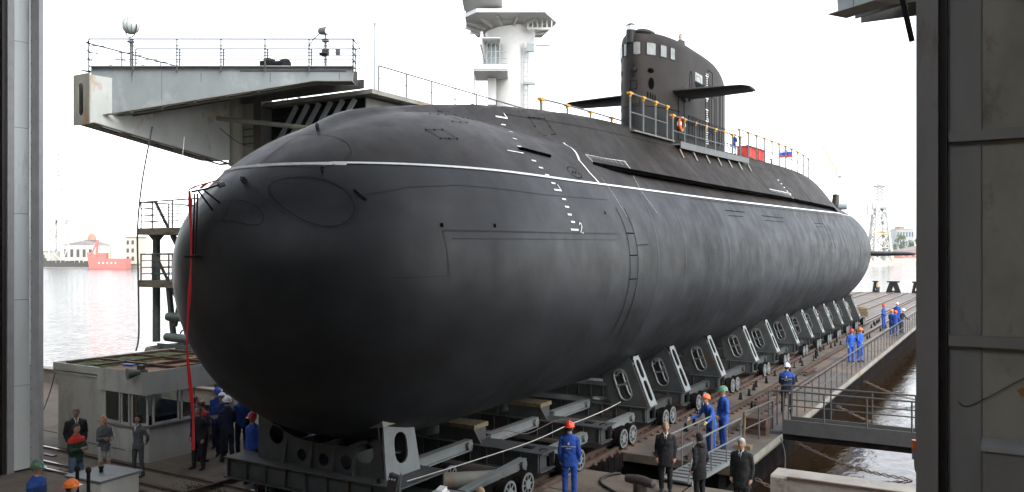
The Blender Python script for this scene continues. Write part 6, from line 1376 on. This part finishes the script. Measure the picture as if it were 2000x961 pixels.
    ob = x_.build('body', mats, t, smooth=False, fix=False); ob.data.polygons.foreach_set('use_smooth', [True] * len(ob.data.polygons)); ob.scale = (s, s, s)
    if hat:
        m = MB(); rad = (.112, .138, .125); c = hd((0, -.005, .035)); vs = []; n_, r_ = 20, 7
        for i in range(r_ + 1):
            a = math.pi / 2 * i / r_
            for k in range(n_): b = 2 * math.pi * k / n_; vs.append(hd((0, -.005, .035)) + HR @ Vector((rad[0] * math.cos(a) * math.cos(b), rad[1] * math.cos(a) * math.sin(b), rad[2] * math.sin(a))))
        m.add(vs, [(i * n_ + k, i * n_ + (k + 1) % n_, (i + 1) * n_ + (k + 1) % n_, (i + 1) * n_ + k) for i in range(r_) for k in range(n_)])
        hm = mat('helmet_shell', hat, .32, var=.05) if hat not in _hm else _hm[hat]; _hm[hat] = hm
        hh = m.build('hard_hat', hm, t, smooth=False, fix=False); hh.data.polygons.foreach_set('use_smooth', [True] * len(hh.data.polygons)); hh.scale = (s, s, s)
        m = MB(); vs = []; fr = [hd((0, -.005, .035)) + HR @ Vector((r * .112 * math.cos(b) * (1), (.138 * r + (.05 if (math.sin(b) > .2 and r > 1) else 0) * math.sin(b)) * math.sin(b), -.008 * (r > 1) - .002)) for r in (.97, 1.12) for b in [2 * math.pi * k / 24 for k in range(24)]]
        m.add(fr + [v + Vector((0, 0, .008)) for v in fr], [(k, (k + 1) % 24, 24 + (k + 1) % 24, 24 + k) for k in range(24)] + [(48 + k, 48 + (k + 1) % 24, 72 + (k + 1) % 24, 72 + k) for k in range(24)] + [(24 + k, 24 + (k + 1) % 24, 72 + (k + 1) % 24, 72 + k) for k in range(24)]); br_ = m.build('brim', hm, hh)
        m = MB(); m.tube([hd((0, -.138 * math.cos(a) - .005, .035 + .128 * math.sin(a))) for a in [math.pi * (k + 1) / 12 for k in range(11)]], .013, 6); m.build('ridge', hm, hh, smooth=True)
        haircut = 'short' if haircut != 'long' else 'long'
    if haircut:
        m = MB(); c = hc; k_ = 1.0 if not hat else .93
        def hrow(v): return hd(v)
        vs = []; n_ = 20; rws = 9
        for i in range(rws + 1):
            a = math.pi / 2 - (math.pi * .74) * i / rws
            for k in range(n_):
                b = 2 * math.pi * k / n_; fr_ = max(0, math.sin(b)); aa = max(a, math.radians(38 if haircut != 'bald' else 80) * fr_ ** .6 if fr_ > .15 else a)
                if haircut == 'bald': aa = min(aa, math.radians(20)) if fr_ < .15 else math.radians(20)
                wv = 1 + .03 * math.sin(5 * b + i)
                vs.append(hd((.087 * k_ * wv * math.cos(aa) * math.cos(b), .106 * k_ * wv * math.cos(aa) * math.sin(b) - .008, .010 + .120 * k_ * math.sin(aa))))
        m.add(vs, [(i * n_ + k, i * n_ + (k + 1) % n_, (i + 1) * n_ + (k + 1) % n_, (i + 1) * n_ + k) for i in range(rws) for k in range(n_)])
        if haircut == 'long':
            m.ell(hd((0, -.055, -.04)), (.105, .075, .15), 12, 8, HR); m.ell(hd((.0, -.10, -.17)), (.085, .055, .16), 10, 8, HR)
        if haircut == 'curly':
            for k in range(46): a, b = R.uniform(0, 6.28), R.uniform(-.8, 1.4); q = Vector((math.cos(a) * math.cos(b) * .105, math.sin(a) * math.cos(b) * .11 - .03, math.sin(b) * .12 - .01)); 
            for k in range(60):
                a, b = R.uniform(0, 6.28), R.uniform(-1.1, 1.5)
                if math.sin(a) > .45 and b < .7: continue
                m.ell(hd((math.cos(a) * math.cos(b) * .105, math.sin(a) * math.cos(b) * .105 - .03, math.sin(b) * .13 - .005)), (.034, .034, .034), 7, 5)
        ho = m.build('hair', cloth(hair), t, fix=False); ho.data.polygons.foreach_set('use_smooth', [True] * len(ho.data.polygons)); ho.scale = (s, s, s)
    t['hands'] = 0; del t['hands']
    return t, s, hands, L
_hm = {}
def back_print(t, s, L, txt=('АДМИРАЛТЕЙСКИЕ', 'ВЕРФИ')):
    g_ = None
    for i, line in enumerate(txt):
        c = bpy.data.curves.new('back_print', 'FONT'); c.body = line; c.size = .036; c.align_x = 'CENTER'; c.extrude = .001
        tmp = bpy.data.objects.new('tmp', c); COL.objects.link(tmp); dg = bpy.context.evaluated_depsgraph_get(); dg.update(); me_ = bpy.data.meshes.new_from_object(tmp.evaluated_get(dg)); bpy.data.objects.remove(tmp)
        me_.materials.clear(); me_.materials.append(M['mark']); o = bpy.data.objects.new('back_print', me_); COL.objects.link(o); o.parent = t
        o.rotation_euler = (math.radians(90), 0, 0); o.location = (0, -.150 * s, (1.24 - .045 * i) * s)
    m = MB(); m.prism([(-.018, .0), (.018, .0), (.024, .03), (.0, .075), (-.024, .03)], (0, -.150 * s, 1.29 * s), (1, 0, 0), (0, 0, 1), .004, holes=[circ(0, .028, .009, 8)]); m.build('back_emblem', M['mark'], t)
def fa(tx, ty): return math.atan2(-tx, ty)   # heading for a person looking along (tx, ty)
BLUE = (.013, .06, .31); NAVY = (.012, .018, .05); BLK = (.010, .010, .012); GREY = (.10, .11, .125)
YW = (.5, .38, .16)
person('man in black coat and tie behind the man in the red-shouldered jacket', -21.5, 13.1, fa(.7, -.3), 1.82, jacket=BLK, trousers=(.02, .02, .022), arms=('pocket', 'pocket'), hair=(.14, .12, .11), coat=.12, tie=True, head_yaw=-.4, head_pitch=.35, stout=1.15)
person('man in a green and red jacket and jeans with folded arms beside the equipment box', -19.85, 12.1, fa(.8, .1), 1.74, jacket=(.012, .045, .025), yoke=(.55, .03, .02), trousers=(.10, .15, .24), arms=('crossed', 'crossed'), hair=(.04, .03, .025), head_yaw=-.15, head_pitch=.1)
_, s_, hnd, L_ = person('blonde woman in a grey jacket and patterned skirt looking at her phone', -20.55, 13.3, fa(.9, -.2), 1.68, jacket=GREY, skirt=(.45, .44, .42), trousers=(.42, .24, .17), shoes=(.03, .03, .03), arms=('hold', 'phone'), hair=(.55, .36, .13), haircut='long', female=True, head_pitch=-.45)
tag(MB().box((0, 0, 0), (.07, .14, .01), rx=.3).build('mobile_phone', M['black'], loc=(-20.15, 13.1, 1.24)), 'dark mobile phone held up by the blonde woman', 'phone')
person('woman with dark curly hair in grey overalls, hands behind her back', -19.93, 13.87, fa(.25, -1), 1.66, jacket=GREY, trousers=(.07, .078, .085), arms=('behind', 'behind'), hair=(.012, .010, .009), haircut='curly', female=True, collar=True, head_yaw=.1, stance=.3)
person('worker in a green hard hat and blue overalls cut by the bottom left corner', -16.6, 9.3, fa(1, .35), 1.82, jacket=(.012, .03, .10), yoke=(.015, .06, .26), trousers=NAVY, hat=(.07, .15, .10), arms=('down', 'hold'), head_yaw=-.1)
person('worker of whom mainly an orange hard hat shows at the bottom left', -14.95, 9.0, fa(.3, 1), 1.74, jacket=BLUE, hat=(.85, .18, .02), arms=('down', 'down'))
person('stocky man in a black leather jacket facing the camera beside the red ribbon', -19.2, 15.2, fa(.15, -1), 1.74, jacket=BLK, trousers=(.015, .015, .018), arms=('relax', 'pocket'), hair=(.05, .035, .03), stout=1.15, stance=.5, head_pitch=-.2)
person('balding man in a dark red-yoked jacket seen from behind near the cabin', -19.75, 15.75, fa(-.1, 1), 1.80, jacket=(.03, .035, .04), yoke=(.28, .03, .03), trousers=NAVY, arms=('front', 'front'), hair=(.06, .05, .045), haircut='bald', stout=1.15)
person('dark-haired man half hidden behind the red ribbon at the cabin corner', -20.35, 16.0, fa(.6, .8), 1.78, jacket=(.02, .05, .2), trousers=NAVY, arms=('front', 'front'))
_r = person('worker in a white helmet reading from an open folder in the group', -19.85, 16.55, fa(.6, -.8), 1.84, jacket=(.015, .04, .18), trousers=NAVY, hat=(.75, .76, .78), arms=('hold', 'hold'), head_pitch=-.35)
tag(MB().box((-.1, 0, 0), (.2, .3, .012), ry=.35).box((.1, 0, 0), (.2, .3, .012), ry=-.35).build('open_folder', M['grey_d'], loc=(-19.6, 16.2, 1.22)), 'open dark folder held by the reading worker in a white helmet', 'folder')
person('worker in white helmet and dark navy suit standing in front of the cabin group', -19.15, 16.15, fa(-.9, .4), 1.86, jacket=NAVY, trousers=(.012, .014, .022), hat=(.75, .76, .78), arms=('front', 'front'), coat=.05, stance=.2, head_pitch=-.2)
person('worker in a white helmet and blue suit behind the dark-suited one', -19.35, 16.85, fa(-.8, .5), 1.88, jacket=(.015, .055, .26), trousers=NAVY, hat=(.75, .76, .78), arms=('front', 'relax'))
person('worker in a blue helmet mostly hidden behind the reading worker', -20.7, 17.1, fa(.5, -.8), 1.84, jacket=BLUE, trousers=NAVY, hat=(.02, .10, .50), arms=('relax', 'relax'))
person('dark blue worker bending forward under the bow, left of the pair', -18.55, 17.1, fa(.6, .8), 1.84, jacket=(.01, .03, .12), trousers=NAVY, arms=('relax', 'hip'), hair=(.03, .02, .02), lean=.12, step=.15)
person('dark blue worker walking under the bow, right of the pair', -17.75, 16.9, fa(.7, .7), 1.82, jacket=(.01, .03, .13), trousers=(.01, .01, .015), arms=('relax', 'relax'), step=.22)
person('worker in a red hard hat and blue overalls with yellow gloves behind the saddle beam', -16.75, 14.95, fa(.1, -1), 1.84, jacket=(.015, .06, .32), hat=(.60, .03, .04), arms=('down', 'down'), hand=YW, stance=.35, collar=False)
person('blue worker almost hidden behind the left end of the bow saddle', -16.15, 16.3, fa(.1, 1), 1.82, jacket=BLUE, arms=('relax', 'relax'), hat=(.02, .10, .5))
t_, s_, _, L_ = person('worker in blue overalls and orange-red hard hat seen from behind, printed back', -9.15, 18.0, fa(-.35, 1), 1.86, jacket=BLUE, hat=(.80, .06, .02), arms=('relax', 'relax'), hand=(.5, .45, .33), coat=.03, stout=1.05)
back_print(t_, s_, L_)
person('person with short fair hair whose head shows at the bottom edge, centre', -8.25, 12.65, fa(-.3, 1), 1.72, jacket=(.05, .05, .05), hair=(.36, .22, .10), arms=('down', 'down'))
person('fair-haired man in a black coat, white shirt and tie left of the ramp', -7.35, 19.75, fa(.35, -1), 1.76, jacket=BLK, trousers=(.01, .01, .012), arms=('relax', 'relax'), hair=(.30, .22, .14), coat=.14, tie=True, stout=1.1, head_yaw=.15)
person('dark-haired person in a hooded black coat turned towards the submarine', -6.3, 19.2, fa(-.95, .4), 1.70, jacket=BLK, trousers=(.01, .01, .012), arms=('relax', 'relax'), hair=(.012, .01, .01), coat=.16, hood=True, stout=1.05)
person('grey-haired man in a black coat and tie standing right of the ramp', -5.2, 18.85, fa(-.05, -1), 1.78, jacket=(.012, .014, .014), trousers=(.01, .01, .012), arms=('relax', 'relax'), hair=(.42, .42, .43), coat=.14, tie=True, stout=1.12, head_pitch=.1)
person('worker in an orange hard hat leaning on the ramp handrail', -7.55, 24.1, fa(-.5, -.85), 1.78, jacket=(.018, .085, .38), hat=(.80, .14, .03), arms=('rail', 'rail'), hand=YW, lean=.28, head_pitch=-.3)
person('tall worker in a green hard hat standing behind the leaning worker', -7.45, 25.0, fa(-.6, -.6), 1.88, jacket=(.018, .08, .36), hat=(.08, .20, .12), arms=('clasp', 'clasp'), hand=YW)
t_, s_, _, L_ = person('man in a navy and blue jacket and white helmet seen from behind on the pontoon', -7.05, 31.6, fa(-.1, 1), 1.86, jacket=NAVY, yoke=(.02, .08, .36), trousers=(.015, .016, .02), hat=(.75, .76, .78), arms=('front', 'front'), stout=1.15, stance=.3)
back_print(t_, s_, L_)
person('worker in a red hard hat, left one of the pair leaning on the deck handrail', -7.35, 48.2, fa(.5, -.8), 1.80, jacket=(.018, .09, .42), hat=(.65, .03, .05), arms=('hip', 'relax'), hand=YW)
person('worker in an orange hard hat with a gloved hand on the deck handrail', -6.95, 48.5, fa(.8, -.5), 1.86, jacket=(.018, .09, .42), hat=(.80, .18, .03), arms=('relax', 'rail'), hand=YW)
Gq = 'workers gathered far along the pontoon'
person('tall worker in a red hard hat, leftmost of the far group on the pontoon', -8.4, 70.6, fa(.9, -.3), 1.88, jacket=BLUE, hat=(.75, .06, .03), arms=('front', 'front'), group=Gq)
person('worker in a white helmet at the back of the far group on the pontoon', -7.8, 74.2, fa(.2, -1), 1.86, jacket=(.015, .05, .28), hat=(.75, .76, .78), arms=('relax', 'relax'), group=Gq)
person('worker in an orange hard hat, front left of the far group', -7.3, 65.8, fa(.5, .8), 1.80, jacket=BLUE, hat=(.85, .20, .03), arms=('front', 'front'), group=Gq)
person('worker in an orange-red hard hat, front right of the far group', -6.95, 64.8, fa(.3, 1), 1.80, jacket=BLUE, hat=(.80, .10, .03), arms=('rail', 'rail'), group=Gq, lean=.1)
person('dark-jacketed man in white helmet leaning on the handrail beside the far group', -6.8, 67.2, fa(.7, .6), 1.78, jacket=(.03, .035, .045), hat=(.75, .76, .78), arms=('rail', 'rail'), group=Gq, lean=.25)
person('man in pale clothes standing alone near the end of the pontoon', -16.4, 132.0, fa(.3, -1), 1.8, jacket=(.5, .4, .28), trousers=(.04, .05, .09), arms=('relax', 'relax'))
person('man looking out from the top of the sail', XC + .25, 38.4, fa(-.1, -1), 1.76, z=14.72, jacket=(.06, .06, .065), trousers=BLK, arms=('front', 'front'))
person('crouched worker in a yellow helmet and blue jacket behind the sail', XC + 1.15, 44.3, fa(.6, -.8), 1.1, z=dz(44.3, 1.1) - .05, jacket=BLUE, hat=(.85, .35, .03), arms=('front', 'front'), lean=.3)

person('bareheaded man in a navy jacket standing at the back of the cabin group', -19.0, 17.6, fa(-.3, -1), 1.80, jacket=NAVY, trousers=(.012, .014, .022), arms=('front', 'pocket'), hair=(.05, .04, .03), stout=1.05)
person('worker in blue overalls and white helmet at the far right of the cabin group', -18.1, 18.0, fa(-.6, -1), 1.82, jacket=(.013, .05, .24), trousers=NAVY, hat=(.72, .73, .75), arms=('relax', 'front'))

# ------------------------------------------------------------------ thin river haze
m = MB(); m.bx(-700, 900, -60, 1500, -6.2, 75)
hz_ = m.build('haze', bpy.data.materials.new('haze_air')); tag(hz_, kind='stuff')
hm_ = hz_.data.materials[0]; hm_.use_nodes = True; hn = hm_.node_tree; hn.nodes.clear(); ho_ = hn.nodes.new('ShaderNodeOutputMaterial'); pv = hn.nodes.new('ShaderNodeVolumePrincipled')
pv.inputs['Color'].default_value = (.9, .93, .96, 1); pv.inputs['Density'].default_value = .00013; pv.inputs['Anisotropy'].default_value = .2; hn.links.new(pv.outputs[0], ho_.inputs['Volume'])
